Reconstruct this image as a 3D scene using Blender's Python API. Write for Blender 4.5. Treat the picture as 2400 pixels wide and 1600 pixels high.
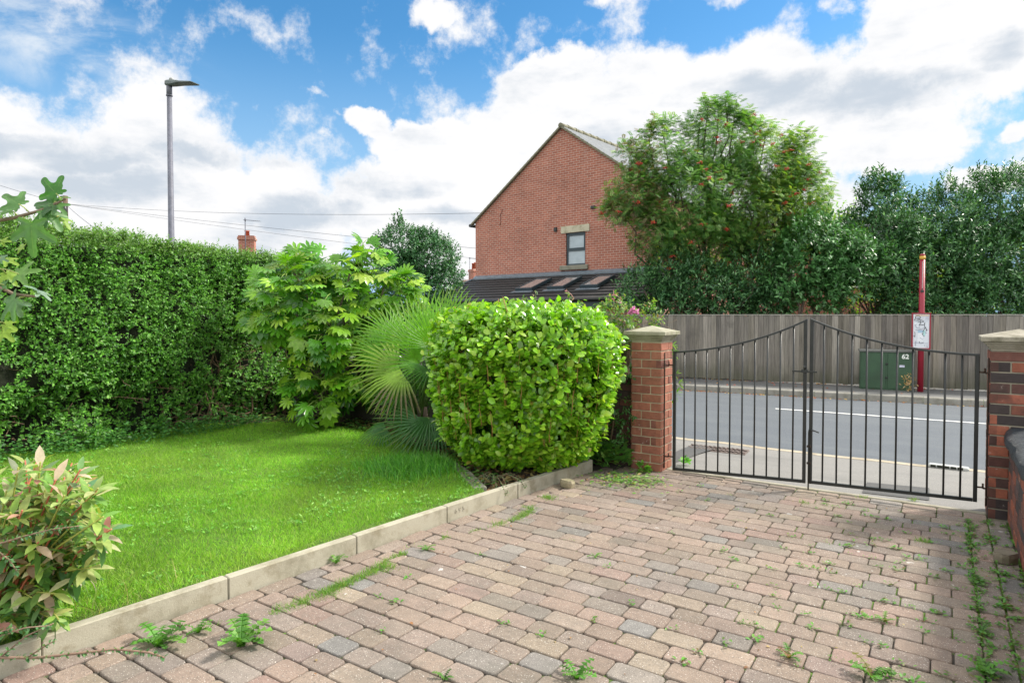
import bpy, math, random
import numpy as np
from mathutils import Vector, noise as mnoise
random.seed(7); rng = np.random.default_rng(7)
SC = bpy.context.scene; COL = SC.collection
for o in list(bpy.data.objects): bpy.data.objects.remove(o)

# ---------------------------------------------------------------- camera
CH = 1.36; FP = 1500.0; YAW = math.radians(34.03); PIT = math.radians(1.5)
SHY = (math.tan(PIT) - 62/FP)/1.6
cam = bpy.data.cameras.new('camera'); camo = bpy.data.objects.new('camera', cam); COL.objects.link(camo)
cam.lens = 22.5; cam.sensor_width = 36; cam.shift_y = SHY; cam.clip_start = 0.05; cam.clip_end = 2000
camo.location = (0, 0, CH); camo.rotation_euler = (math.pi/2 - PIT, 0, YAW)
SC.camera = camo

# ---------------------------------------------------------------- light
SUN_AZ = math.radians(43)      # from +Y towards +X
SUN_EL = math.radians(45)
SC.view_settings.view_transform = 'Standard'; SC.view_settings.look = 'None'
SC.view_settings.exposure = 1.15; SC.view_settings.gamma = 1
sun = bpy.data.lights.new('sun', 'SUN'); suno = bpy.data.objects.new('sun', sun); COL.objects.link(suno)
sun.energy = 2.9; sun.angle = math.radians(10); sun.color = (1.0, .94, .84)
sdir = Vector((math.sin(SUN_AZ)*math.cos(SUN_EL), math.cos(SUN_AZ)*math.cos(SUN_EL), math.sin(SUN_EL)))
suno.rotation_euler = sdir.to_track_quat('Z', 'Y').to_euler()

class NT:
    """small node-tree writer"""
    def __init__(s, tree): s.t = tree; s.n = tree.nodes; s.l = tree.links
    def new(s, typ, **kw):
        n = s.n.new(typ)
        for k, v in kw.items(): setattr(n, k, v)
        return n
    def set(s, inp, v):
        if hasattr(v, 'default_value') or isinstance(v, bpy.types.NodeSocket): s.l.new(v, inp)
        elif v is not None: inp.default_value = v
    def math(s, op, a, b=None, c=None, clamp=False):
        n = s.new('ShaderNodeMath', operation=op); n.use_clamp = clamp
        for i, x in enumerate((a, b, c)):
            if x is not None: s.set(n.inputs[i], x)
        return n.outputs[0]
    def vmath(s, op, a, b=None, scale=None):
        n = s.new('ShaderNodeVectorMath', operation=op); s.set(n.inputs[0], a)
        if b is not None: s.set(n.inputs[1], b)
        if scale is not None: s.set(n.inputs['Scale'], scale)
        return n.outputs['Value'] if op in ('DOT_PRODUCT', 'LENGTH') else n.outputs['Vector']
    def noise(s, vec, scale, detail=4, rough=.55, dist=0):
        n = s.new('ShaderNodeTexNoise'); s.set(n.inputs['Vector'], vec)
        n.inputs['Scale'].default_value = scale; n.inputs['Detail'].default_value = detail
        n.inputs['Roughness'].default_value = rough; n.inputs['Distortion'].default_value = dist
        return n.outputs['Fac']
    def ramp(s, fac, stops):
        n = s.new('ShaderNodeValToRGB'); s.set(n.inputs[0], fac); e = n.color_ramp.elements
        while len(e) < len(stops): e.new(.5)
        for i, (p, c) in enumerate(stops):
            e[i].position = p; e[i].color = (c[0], c[1], c[2], 1) if isinstance(c, (tuple, list)) else (c, c, c, 1)
        return n.outputs[0]
    def smooth(s, x, a, b):
        n = s.new('ShaderNodeMapRange', interpolation_type='SMOOTHSTEP'); s.set(n.inputs[0], x)
        n.inputs[1].default_value = a; n.inputs[2].default_value = b
        return n.outputs[0]
    def mix(s, f, a, b, mode='MIX'):
        n = s.new('ShaderNodeMix', data_type='RGBA', blend_type=mode); s.set(n.inputs[0], f)
        for i, x in ((6, a), (7, b)):
            if isinstance(x, (tuple, list)): x = (*x[:3], 1)
            s.set(n.inputs[i], x)
        return n.outputs[2]

# ---------------------------------------------------------------- world: Nishita sky with clouds laid out by compass direction
W = bpy.data.worlds.new('World'); SC.world = W; W.use_nodes = True
w = NT(W.node_tree); w.n.clear()
sky = w.new('ShaderNodeTexSky', sky_type='NISHITA'); sky.sun_disc = False
sky.sun_elevation = SUN_EL; sky.sun_rotation = SUN_AZ
sky.air_density = 1.0; sky.dust_density = .4; sky.ozone_density = 2.6
tc = w.new('ShaderNodeTexCoord').outputs['Generated']
R3 = (math.cos(YAW), math.sin(YAW), 0); F3 = (-math.sin(YAW), math.cos(YAW), 0)
dr = w.vmath('DOT_PRODUCT', tc, R3); df = w.vmath('DOT_PRODUCT', tc, F3)
sep = w.new('ShaderNodeSeparateXYZ'); w.l.new(tc, sep.inputs[0])
az = w.math('ARCTAN2', dr, df); el = w.math('ARCSINE', sep.outputs[2])
n1 = w.noise(tc, 3.4, 10, .62); n2 = w.noise(w.vmath('ADD', tc, (5.1, 2.3, 7.7)), 3.4, 10, .62)
nfine = w.noise(w.vmath('ADD', tc, (1.1, 8.3, 3.7)), 9.0, 9, .65)
azw = w.math('ADD', az, w.math('MULTIPLY', w.math('SUBTRACT', n1, .5), .22))
elw = w.math('ADD', el, w.math('MULTIPLY', w.math('SUBTRACT', n2, .5), .16))
def ae(px, py):
    u = math.atan((px-1200)/FP); return u, math.atan((738-py)/FP*math.cos(u))
def blob(px, py, rx, ry, amp=1.0, rot=0.0, a_=None, e_=None):
    """elliptic bump round a compass direction, value amp at its centre and 0 at its rim"""
    u, v = ae(px, py); c = math.cos(u)
    ru = rx/FP*c*c; rv = ry/FP*c
    du = w.math('SUBTRACT', a_ or azw, u); dv = w.math('SUBTRACT', e_ or elw, v)
    if rot:
        cr, sr = math.cos(rot), math.sin(rot)
        du2 = w.math('ADD', w.math('MULTIPLY', du, cr), w.math('MULTIPLY', dv, sr))
        dv2 = w.math('SUBTRACT', w.math('MULTIPLY', dv, cr), w.math('MULTIPLY', du, sr)); du, dv = du2, dv2
    a = w.math('MULTIPLY', du, 1/ru); b = w.math('MULTIPLY', dv, 1/rv)
    r2 = w.math('ADD', w.math('MULTIPLY', a, a), w.math('MULTIPLY', b, b))
    return w.math('SUBTRACT', amp, r2)
CUM = [(60, 470, 420, 300), (420, 490, 290, 250), (600, 600, 270, 230), (860, 285, 95, 40), (980, 330, 150, 60),
       (1010, 520, 270, 200), (1130, 400, 160, 130), (1270, 330, 190, 165), (1300, 195, 110, 60), (1480, 300, 250, 165), (1730, 270, 260, 170),
       (1980, 270, 300, 160), (2250, 90, 330, 150), (2080, 350, 210, 85), (1620, 480, 400, 180), (1010, 0, 110, 48, .5),
       (1375, 35, 75, 40, .3), (1680, -5, 130, 50, .5), (1960, 40, 100, 70, .4), (2370, 312, 75, 42, .5), (2330, 420, 190, 40, .6), (735, 245, 60, 26, .18), (745, 345, 60, 26, .15)]
m = None
for c in CUM:
    b = blob(*c); m = b if m is None else w.math('MAXIMUM', m, b)
# clouds for the rest of the sky dome, outside the picture's width
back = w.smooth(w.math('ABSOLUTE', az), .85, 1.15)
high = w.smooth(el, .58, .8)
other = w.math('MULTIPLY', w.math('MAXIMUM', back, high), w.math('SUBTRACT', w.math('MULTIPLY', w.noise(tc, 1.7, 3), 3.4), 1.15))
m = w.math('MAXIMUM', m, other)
dens = w.math('ADD', m, w.math('ADD', w.math('MULTIPLY', w.math('SUBTRACT', nfine, .5), 2.1), w.math('MULTIPLY', w.math('SUBTRACT', n1, .5), .5)))
alpha = w.smooth(dens, -.02, .40)
# thin cirrus high on the left: stretched noise
cv = w.new('ShaderNodeCombineXYZ'); w.l.new(w.math('ADD', w.math('MULTIPLY', az, 3.0), w.math('MULTIPLY', el, 5.0)), cv.inputs[0])
w.l.new(w.math('SUBTRACT', w.math('MULTIPLY', el, 13.0), w.math('MULTIPLY', az, -4.0)), cv.inputs[1])
cn = w.noise(w.vmath('MULTIPLY', tc, (1.0, 1.0, 2.2)), 3.0, 9, .62, 1.2)
ci = w.math('MULTIPLY', w.math('MAXIMUM', w.math('MAXIMUM', blob(150, 70, 420, 130, 1, -.25), blob(330, 160, 260, 120, 1, -.5)), 0, clamp=True), w.smooth(cn, .40, .66))
ci2 = w.math('MULTIPLY', w.smooth(w.math('MULTIPLY', el, -1), -.34, -.02), .62)
# grey undersides
g = None
for c in [(60, 350, 330, 45), (330, 470, 300, 45), (700, 520, 260, 40), (560, 400, 160, 25), (930, 430, 220, 40), (1080, 520, 200, 30), (1840, 245, 300, 50), (2030, 220, 240, 45), (2330, 110, 90, 40), (1350, 420, 150, 40), (250, 400, 160, 30)]:
    b = blob(*c); g = b if g is None else w.math('MAXIMUM', g, b)
nb = w.noise(w.vmath('MULTIPLY', tc, (1, 1, 2.6)), 6.0, 8, .60)
shade = w.math('ADD', w.math('MULTIPLY', w.math('MAXIMUM', g, -.3), .55), w.math('MULTIPLY', w.math('SUBTRACT', nb, .50), 3.2))
shade = w.smooth(shade, -.25, .75)
shade = w.math('MULTIPLY', shade, w.smooth(dens, .15, .75))
CW = 0.455
ccol = w.mix(shade, (CW*1.0, CW*1.0, CW*1.01), (CW*.62, CW*.69, CW*.775))
skym = w.new('ShaderNodeVectorMath', operation='SCALE'); w.l.new(sky.outputs[0], skym.inputs[0]); skym.inputs['Scale'].default_value = 0.083
hs = w.new('ShaderNodeHueSaturation'); hs.inputs['Saturation'].default_value = 1.30; hs.inputs['Hue'].default_value = 0.492; hs.inputs['Value'].default_value = 1.0; w.l.new(skym.outputs[0], hs.inputs['Color'])
c0 = w.mix(w.smooth(w.math('MULTIPLY', el, -1), -.42, -.04), hs.outputs[0], (.20, .31, .43))
c0 = w.mix(w.math('MULTIPLY', ci, .8), c0, (CW*.93, CW*.97, CW*1.0))
# clouds out of the picture, behind and overhead, brightened as added fill light
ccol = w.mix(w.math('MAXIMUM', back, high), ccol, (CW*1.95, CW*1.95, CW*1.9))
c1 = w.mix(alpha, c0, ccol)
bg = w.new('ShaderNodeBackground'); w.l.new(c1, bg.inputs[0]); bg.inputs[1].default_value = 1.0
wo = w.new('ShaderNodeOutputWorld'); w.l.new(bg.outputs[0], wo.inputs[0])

# ---------------------------------------------------------------- picture point -> place
def ray(px, py):
    x = (px-1200)/FP; y = (800-py)/FP + SHY*2400/FP
    f = math.cos(PIT) + y*math.sin(PIT); z = -math.sin(PIT) + y*math.cos(PIT)
    return Vector((-f*math.sin(YAW)+x*math.cos(YAW), f*math.cos(YAW)+x*math.sin(YAW), z))
C0 = Vector((0, 0, CH))
def G(px, py, h=0.0):
    d = ray(px, py); return C0 + d*((h-CH)/d.z)
def AT(px, py, z):
    """point at horizontal distance z along the view"""
    d = ray(px, py); f = d.x*F3[0] + d.y*F3[1]; return C0 + d*(z/f)
def YP(px, py, Y):
    d = ray(px, py); return C0 + d*(Y/d.y)
def XP(px, py, X):
    d = ray(px, py); return C0 + d*(X/d.x)

# ---------------------------------------------------------------- objects
def link(o, parent=None):
    COL.objects.link(o)
    if parent is not None: o.parent = parent
    return o
def tag(o, label=None, cat=None, group=None, kind=None):
    if label: o['label'] = label
    if cat: o['category'] = cat
    if group: o['group'] = group
    if kind: o['kind'] = kind
    return o
def thing(name, label, cat, loc=(0, 0, 0), rz=0, group=None):
    o = bpy.data.objects.new(name, None); o.empty_display_size = .1; o.location = loc; o.rotation_euler = (0, 0, rz)
    link(o); return tag(o, label, cat, group)

def mesh_np(name, V, loops, starts, totals, mat, parent=None, color=None, smooth=False, mi=None):
    me = bpy.data.meshes.new(name)
    me.vertices.add(len(V)); me.vertices.foreach_set('co', np.asarray(V, np.float32).ravel())
    me.loops.add(len(loops)); me.loops.foreach_set('vertex_index', np.asarray(loops, np.int32))
    me.polygons.add(len(starts)); me.polygons.foreach_set('loop_start', np.asarray(starts, np.int32))
    me.polygons.foreach_set('loop_total', np.asarray(totals, np.int32))
    if smooth is not False:
        s = np.full(len(starts), True) if smooth is True else np.asarray(smooth, bool)
        me.polygons.foreach_set('use_smooth', s)
    if color is not None:
        a = me.color_attributes.new('Col', 'FLOAT_COLOR', 'POINT')
        c = np.ones((len(V), 4), np.float32); c[:, :3] = color; a.data.foreach_set('color', c.ravel())
    mats = mat if isinstance(mat, (list, tuple)) else [mat]
    for m_ in mats: me.materials.append(m_)
    if mi is not None: me.polygons.foreach_set('material_index', np.asarray(mi, np.int32))
    me.update(calc_edges=True); me.validate()
    return link(bpy.data.objects.new(name, me), parent)

class MB:
    def __init__(s): s.v = []; s.f = []; s.c = []; s.s = []; s.m = []; s.col = (.5, .5, .5); s.sm = False; s.mi = 0
    def add(s, vs, fs, col=None, sm=None):
        b = len(s.v); s.v += [tuple(v) for v in vs]; s.c += [tuple(s.col if col is None else col)]*len(vs)
        for i, f in enumerate(fs):
            s.f.append([b+k for k in f]); s.s.append(s.sm if sm is None else (sm[i] if isinstance(sm, list) else sm)); s.m.append(s.mi)
    def box(s, x0, x1, y0, y1, z0, z1, col=None):
        s.add([(x0,y0,z0),(x1,y0,z0),(x1,y1,z0),(x0,y1,z0),(x0,y0,z1),(x1,y0,z1),(x1,y1,z1),(x0,y1,z1)],
              [(0,3,2,1),(4,5,6,7),(0,1,5,4),(1,2,6,5),(2,3,7,6),(3,0,4,7)], col)
    def obox(s, c, U, V, N, hu, hv, hn, bev=0.0, col=None):
        """oriented box, edges chamfered by bev"""
        c, U, V, N = (Vector(a) for a in (c, U, V, N)); vs = []; fs = []
        if bev <= 0:
            for sn in (-1, 1):
                for su, sv in ((-1,-1),(1,-1),(1,1),(-1,1)): vs.append(c+U*hu*su+V*hv*sv+N*hn*sn)
            fs = [(0,3,2,1),(4,5,6,7),(0,1,5,4),(1,2,6,5),(2,3,7,6),(3,0,4,7)]
        else:
            b = bev
            for dn, ins in ((-hn, b), (-hn+b, 0), (hn-b, 0), (hn, b)):
                a_, v_ = hu-ins, hv-ins; cut = b
                for p, q in ((-a_+cut,-v_),(a_-cut,-v_),(a_,-v_+cut),(a_,v_-cut),(a_-cut,v_),(-a_+cut,v_),(-a_,v_-cut),(-a_,-v_+cut)):
                    vs.append(c+U*p+V*q+N*dn)
            fs = [tuple(reversed(range(8))), tuple(range(24, 32))]
            for r in range(3):
                for k in range(8): fs.append((r*8+k, r*8+(k+1)%8, r*8+8+(k+1)%8, r*8+8+k))
        s.add(vs, fs, col)
    def prism(s, poly, z0, z1, col=None):
        n = len(poly); vs = [(p[0], p[1], z0) for p in poly] + [(p[0], p[1], z1) for p in poly]
        s.add(vs, [tuple(reversed(range(n))), tuple(range(n, 2*n))] + [(i, (i+1) % n, n+(i+1) % n, n+i) for i in range(n)], col)
    def loft(s, rings, cap=True, col=None, sm=False):
        n = len(rings[0]); vs = [p for r in rings for p in r]; fs = []; sl = []
        for r in range(len(rings)-1):
            for k in range(n): fs.append((r*n+k, r*n+(k+1)%n, (r+1)*n+(k+1)%n, (r+1)*n+k)); sl.append(sm)
        if cap: fs += [tuple(reversed(range(n))), tuple(range((len(rings)-1)*n, len(rings)*n))]; sl += [False, False]
        s.add(vs, fs, col, sl)
    def tube(s, pts, rad, n=8, col=None, cap=True):
        pts = [Vector(p) for p in pts]; rad = rad if isinstance(rad, (list, tuple)) else [rad]*len(pts); rings = []
        a = None
        for i, p in enumerate(pts):
            t = (pts[min(i+1, len(pts)-1)] - pts[max(i-1, 0)]).normalized()
            if a is None: a = t.orthogonal().normalized()
            a = (a - t*a.dot(t)); a = a.normalized() if a.length > 1e-6 else t.orthogonal().normalized()
            b = t.cross(a)
            rings.append([p + (a*math.cos(2*math.pi*k/n) + b*math.sin(2*math.pi*k/n))*rad[i] for k in range(n)])
        s.loft(rings, cap, col, True)
    def build(s, name, mat, parent=None):
        tot = [len(f) for f in s.f]; st = np.concatenate([[0], np.cumsum(tot)[:-1]]) if tot else []
        return mesh_np(name, s.v, [i for f in s.f for i in f], st, tot, mat, parent, np.array(s.c), s.s, s.m)

# ---------------------------------------------------------------- materials
def mat_new(name):
    m_ = bpy.data.materials.new(name); m_.use_nodes = True; t = NT(m_.node_tree); t.n.clear()
    out = t.new('ShaderNodeOutputMaterial'); p = t.new('ShaderNodeBsdfPrincipled'); t.l.new(p.outputs[0], out.inputs[0])
    return m_, t, p, out
def bump(t, p, h, strength=.3, dist=.01):
    b = t.new('ShaderNodeBump'); b.inputs['Strength'].default_value = strength; b.inputs['Distance'].default_value = dist
    t.l.new(h, b.inputs['Height']); t.l.new(b.outputs[0], p.inputs['Normal'])
def coords(t, kind='Object'): return t.new('ShaderNodeTexCoord').outputs[kind]
def attr(t): a = t.new('ShaderNodeAttribute'); a.attribute_name = 'Col'; return a.outputs['Color']
def M(name, col=None, rough=.6, metal=0, var=.25, scale=6, bs=0, bscale=60, bdist=.004, spec=.5, scratch=None):
    """plain material: colour (or per-piece colour when col is None) broken up by noise"""
    m_, t, p, o = mat_new(name); co = coords(t)
    base = attr(t) if col is None else (*col, 1)
    n = t.noise(co, scale, 6, .6)
    f = t.ramp(n, [(.25, 1-var), (.75, 1+var*.6)])
    c = t.mix(1.0, base, f, 'MULTIPLY')
    if scratch:
        c = t.mix(t.smooth(t.noise(co, scratch[1], 8, .7), scratch[2], scratch[2]+.08), c, scratch[0])
    t.l.new(c, p.inputs['Base Color']); p.inputs['Roughness'].default_value = rough; p.inputs['Metallic'].default_value = metal
    p.inputs['Specular IOR Level'].default_value = spec
    if bs: bump(t, p, t.noise(co, bscale, 5, .65), bs, bdist)
    return m_
def leaf_mat(name, rough=.4, trans=.35, tint=(1.15, 1.25, .45), spec=.5, rib=False):
    m_, t, p, o = mat_new(name); c = attr(t)
    n = t.noise(coords(t), 30, 3); c = t.mix(1.0, c, t.ramp(n, [(.3, .82), (.7, 1.15)]), 'MULTIPLY')
    t.l.new(c, p.inputs['Base Color']); p.inputs['Roughness'].default_value = rough; p.inputs['Specular IOR Level'].default_value = spec
    tr = t.new('ShaderNodeBsdfTranslucent'); t.l.new(t.mix(1.0, c, (tint[0]*1.6, tint[1]*1.6, tint[2]*1.6), 'MULTIPLY'), tr.inputs[0])
    mx = t.new('ShaderNodeMixShader'); mx.inputs[0].default_value = trans
    t.l.new(p.outputs[0], mx.inputs[1]); t.l.new(tr.outputs[0], mx.inputs[2]); t.l.new(mx.outputs[0], o.inputs[0])
    return m_
# ---------------------------------------------------------------- leaves: templates instanced into one mesh with numpy
def norm(a): return a/np.maximum(np.linalg.norm(a, axis=-1, keepdims=True), 1e-9)
def rnd(n): return norm(rng.normal(size=(n, 3)))
def T_oval(w=.5, fold=.12, curl=-.12, rows=((.0, .0), (.3, .85), (.65, .9), (1., 0.)), stem=0.06):
    """oval leaf, unit length along +y"""
    V = []; F = []
    prev = None
    for i, (t, ww) in enumerate(rows):
        z = curl*t*t
        if ww <= .01:
            V.append((0, t, z)); cur = [len(V)-1]*3
        else:
            V += [(-w*ww/2, t, z+fold*ww*w), (0, t, z), (w*ww/2, t, z+fold*ww*w)]; cur = [len(V)-3, len(V)-2, len(V)-1]
        if prev:
            for k in (0, 1):
                q = [prev[k], prev[k+1], cur[k+1], cur[k]]; q2 = []
                for a in q:
                    if a not in q2: q2.append(a)
                F.append(q2)
        prev = cur
    return np.array(V, float), F
def T_simple(w=.5, fold=.15):
    return np.array([(0,0,0), (-w/2,.45,fold*w), (0,.5,0), (w/2,.45,fold*w), (0,1,-.06)], float), [(0,2,4,1), (0,3,4,2)]
def T_blade(w=.06, bend=.35):
    return np.array([(-w/2,0,0), (w/2,0,0), (w*.4,.5,bend*.3), (-w*.4,.5,bend*.3), (0,1,bend)], float), [(0,1,2,3), (3,2,4)]
def T_lobed(angles, lens, wid, notch, droop=.18, fold=.05, round_=False):
    """palmate leaf: lobes radiate from the stalk, each with a sunken midrib"""
    V = [(0, 0, 0)]; F = []; n = len(angles); tips = []
    def P(a, r, z): return (math.sin(a)*r, math.cos(a)*r, z - droop*r*r)
    notches = []
    for i in range(n+1):
        if i == 0: a = angles[0] - (angles[1]-angles[0])*.55; r = notch*.75
        elif i == n: a = angles[-1] + (angles[-1]-angles[-2])*.55; r = notch*.75
        else: a = (angles[i-1]+angles[i])/2; r = notch
        V.append(P(a, r, fold)); notches.append(len(V)-1)
    for i in range(n):
        a, L = angles[i], lens[i]; c = len(V)
        w1 = wid*L
        def side(s, r, w_): return (math.sin(a)*r + s*math.cos(a)*w_, math.cos(a)*r - s*math.sin(a)*w_, fold*.6 - droop*r*r)
        if round_:
            V += [P(a, L*.4, -.02), P(a, L*.78, -.01), P(a, L, 0)] + [side(-1, L*.55, w1*.75), side(-1, L*.82, w1), side(1, L*.82, w1), side(1, L*.55, w1*.75), side(-1, L*.97, w1*.5), side(1, L*.97, w1*.5)]
            m0, m1, tp, l1, l2, r2, r1, l3, r3 = range(c, c+9)
            F += [(0, m0, l1, notches[i]), (0, notches[i+1], r1, m0), (m0, m1, l2, l1), (m0, r1, r2, m1), (m1, tp, l3, l2), (m1, r2, r3, tp)]
        else:
            V += [P(a, L*.45, -.02), P(a, L*.75, -.01), P(a, L, 0)] + [side(-1, L*.52, w1*.9), side(-1, L*.74, w1), side(1, L*.74, w1), side(1, L*.52, w1*.9)]
            m0, m1, tp, l1, l2, r2, r1 = range(c, c+7)
            F += [(0, m0, l1, notches[i]), (0, notches[i+1], r1, m0), (m0, m1, l2, l1), (m0, r1, r2, m1), (m1, tp, l2), (m1, r2, tp)]
    return np.array(V, float), F
def T_pinnate(pairs=6, lw=.28, ll=.36):
    V = []; F = []
    def leaflet(y, ang, s, L):
        d = np.array([s*math.cos(ang), math.sin(ang)]); pz = np.array([-d[1], d[0]])
        p0 = np.array([0, y]); b = len(V)
        for q, z in ((p0, 0), (p0+d*L*.5+pz*lw*L*.5, .03), (p0+d*L, -.04), (p0+d*L*.5-pz*lw*L*.5, .03)): V.append((q[0], q[1], z-.15*y*y))
        F.append((b, b+1, b+2, b+3) if s < 0 else (b, b+3, b+2, b+1))
    for k in range(pairs):
        y = .25+.65*k/(pairs-1); L = ll*(1-.25*abs(k/(pairs-1)-.4))
        leaflet(y, .55, 1, L); leaflet(y, .55, -1, L)
    leaflet(.92, math.pi/2-.001, 1, ll*.8)
    b = len(V); V.extend([(-.008, 0, 0), (.008, 0, 0), (.006, .95, -.13), (-.006, .95, -.13)]); F.append((b, b+1, b+2, b+3))
    return np.array(V, float), F

class LF:
    def __init__(s): s.V = []; s.L = []; s.S = []; s.T = []; s.C = []; s.nv = 0; s.nl = 0
    def add(s, tpl, pos, y, nrm, scale, col):
        tv, tf = tpl; N = len(pos); pos = np.asarray(pos, float)
        if N == 0: return
        y = norm(np.asarray(y, float)); z = np.asarray(nrm, float); z = z - (z*y).sum(1, keepdims=True)*y
        bad = np.linalg.norm(z, axis=1) < 1e-4; z[bad] = np.cross(y[bad], [1, .3, .2]); z = norm(z); x = np.cross(y, z)
        sc = np.asarray(scale, float)*np.ones(N)
        W = (x[:, None]*tv[None, :, 0:1] + y[:, None]*tv[None, :, 1:2] + z[:, None]*tv[None, :, 2:3])*sc[:, None, None] + pos[:, None]
        nv = len(tv); s.V.append(W.reshape(-1, 3)); s.C.append(np.repeat(np.asarray(col, float)*np.ones((N, 3)), nv, 0))
        fl = np.array([i for f in tf for i in f]); ft = np.array([len(f) for f in tf]); fs = np.concatenate([[0], np.cumsum(ft)[:-1]])
        s.L.append((fl[None] + (s.nv + np.arange(N)*nv)[:, None]).ravel())
        s.S.append((fs[None] + (s.nl + np.arange(N)*len(fl))[:, None]).ravel()); s.T.append(np.tile(ft, N))
        s.nv += N*nv; s.nl += N*len(fl)
    def build(s, name, mat, parent=None, smooth=True):
        return mesh_np(name, np.concatenate(s.V), np.concatenate(s.L), np.concatenate(s.S), np.concatenate(s.T), mat, parent, np.concatenate(s.C), smooth)
def palette(n, cols, wts=None, jit=.15):
    cols = np.array(cols, float); k = rng.choice(len(cols), n, p=None if wts is None else np.array(wts)/sum(wts))
    k2 = rng.choice(len(cols), n); t = rng.random((n, 1))*.4
    return np.clip((cols[k]*(1-t)+cols[k2]*t)*(1+rng.normal(size=(n, 1))*jit), .002, 1)
def nz(P, s, o=0.0):
    """cheap smooth 3-D noise, about -1..1"""
    P = np.asarray(P)*s + o
    a = np.sin(P[:, 0]*1.7+1.3*np.sin(P[:, 1]*1.1+.5)+o) * np.cos(P[:, 1]*1.9-1.1*np.sin(P[:, 2]*1.3+2.1))
    b = np.sin(P[:, 2]*2.1+1.7*np.sin(P[:, 0]*.9+1.9)) * np.cos(P[:, 0]*1.3+P[:, 1]*.8+3*o)
    c = np.sin(P[:, 0]*3.7+P[:, 2]*2.9+o)*np.sin(P[:, 1]*4.1-P[:, 2]*1.7)
    return (a + b + .5*c)/1.8
def in_blobs(blobs, n, shell=.75, gap=0, gs=1.5, off=0.0):
    """points in the outer layer of a union of ellipsoids; gap cuts noise holes"""
    P = []; O = []; vol = np.array([b[1][0]*b[1][1]*b[1][2] for b in blobs])**.7; vol /= vol.sum(); got = 0
    while got < n:
        k = rng.choice(len(blobs), n*2, p=vol); d = rnd(n*2); r = shell + (1-shell)*rng.random(n*2)**.6
        r = np.where(rng.random(n*2) < .12, rng.random(n*2)**.5, r)
        c = np.array([b[0] for b in blobs])[k]; R = np.array([b[1] for b in blobs])[k]
        q = c + d*R*(r*(1+.14*nz(d*3+k[:, None], 1.3, off)))[:, None]
        keep = np.ones(len(q), bool)
        for i, (bc, bR, *_) in enumerate(blobs):
            ins = (((q-np.array(bc))/np.array(bR))**2).sum(1) < (shell*.9)**2
            keep &= ~(ins & (k != i) & (rng.random(len(q)) > .12))
        if gap: keep &= nz(q, gs, off+3.3) > (gap*2-1)*.8 - .2
        q = q[keep]; dd = (d/R)[keep]
        P.append(q); O.append(norm(dd)); got += len(q)
    return np.concatenate(P)[:n], np.concatenate(O)[:n]
def twigs(P, O, k, L, spread=.8, up=.5, rand=.5):
    """k leaves along each twig; returns leaf positions, directions, normals"""
    n = len(P); D = norm(O + np.array([0, 0, up]) + rnd(n)*rand)
    t = (np.arange(k)+.5)/k; t = np.tile(t, n) + rng.normal(size=n*k)*.04
    Pn = np.repeat(P, k, 0); Dn = np.repeat(D, k, 0)
    pos = Pn + Dn*(t[:, None])*L*(np.repeat(.6+.8*rng.random(n), k))[:, None]
    rp = rnd(n*k); rp = norm(rp - (rp*Dn).sum(1, keepdims=True)*Dn)
    y = norm(Dn*(1-spread) + rp*spread + Dn*t[:, None]*.5)
    N = norm(Dn*.8 + rnd(n*k)*.5 + np.array([0, 0, .6]) - rp*.2)
    return pos, y, N, np.repeat(np.arange(n), k)
def PB(px, py, z, r, rz=None, ry=None):
    """blob given by where its centre shows and its apparent radius"""
    c = AT(px, py, z); rr = r*z/FP; return (tuple(c), (rz or rr, rz or rr, (ry*z/FP) if ry else rr))
def limb(mb, a, b, r0, r1, wob=.1, n=6, sides=7, col=None):
    a, b = Vector(a), Vector(b); L = (b-a).length; pts = []; rad = []
    for i in range(n+1):
        t = i/n; j = Vector((random.uniform(-1, 1), random.uniform(-1, 1), random.uniform(-.3, .3)))*wob*L*(math.sin(math.pi*t))*.5
        pts.append(a.lerp(b, t) + j); rad.append(r0+(r1-r0)*t)
    mb.tube(pts, rad, sides, col); return pts

# ---------------------------------------------------------------- shared materials
m_bark = M('bark', (.13, .10, .075), .9, var=.5, scale=12, bs=.6, bscale=40)
m_twig = M('twig', (.20, .13, .08), .8, var=.4, scale=20)
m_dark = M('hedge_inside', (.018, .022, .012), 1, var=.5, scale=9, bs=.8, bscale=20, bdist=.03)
m_leaf = leaf_mat('leaf_glossy', .34, .30); m_leafb = leaf_mat('leaf_round_glossy', .27, .30, spec=.6)
m_leafh = leaf_mat('hedge_leaf', .46, .28, spec=.35)
m_leafm = leaf_mat('leaf_matt', .55, .35)
m_leafd = leaf_mat('leaf_dark', .38, .15)
m_leaft = leaf_mat('leaf_thin', .42, .45, (1.25, 1.3, .4))
m_grass = leaf_mat('grass_blade', .55, .35, (1.0, 1.2, .5))
m_iron = M('black_gate_iron', (.016, .018, .017), .38, .0, .5, 14, .15, 90, .001, scratch=((.10, .055, .03, 1), 26, .66))
m_rust = M('rusty_iron', (.05, .028, .018), .8, .2, .5, 30, .3, 90, .002)
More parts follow.
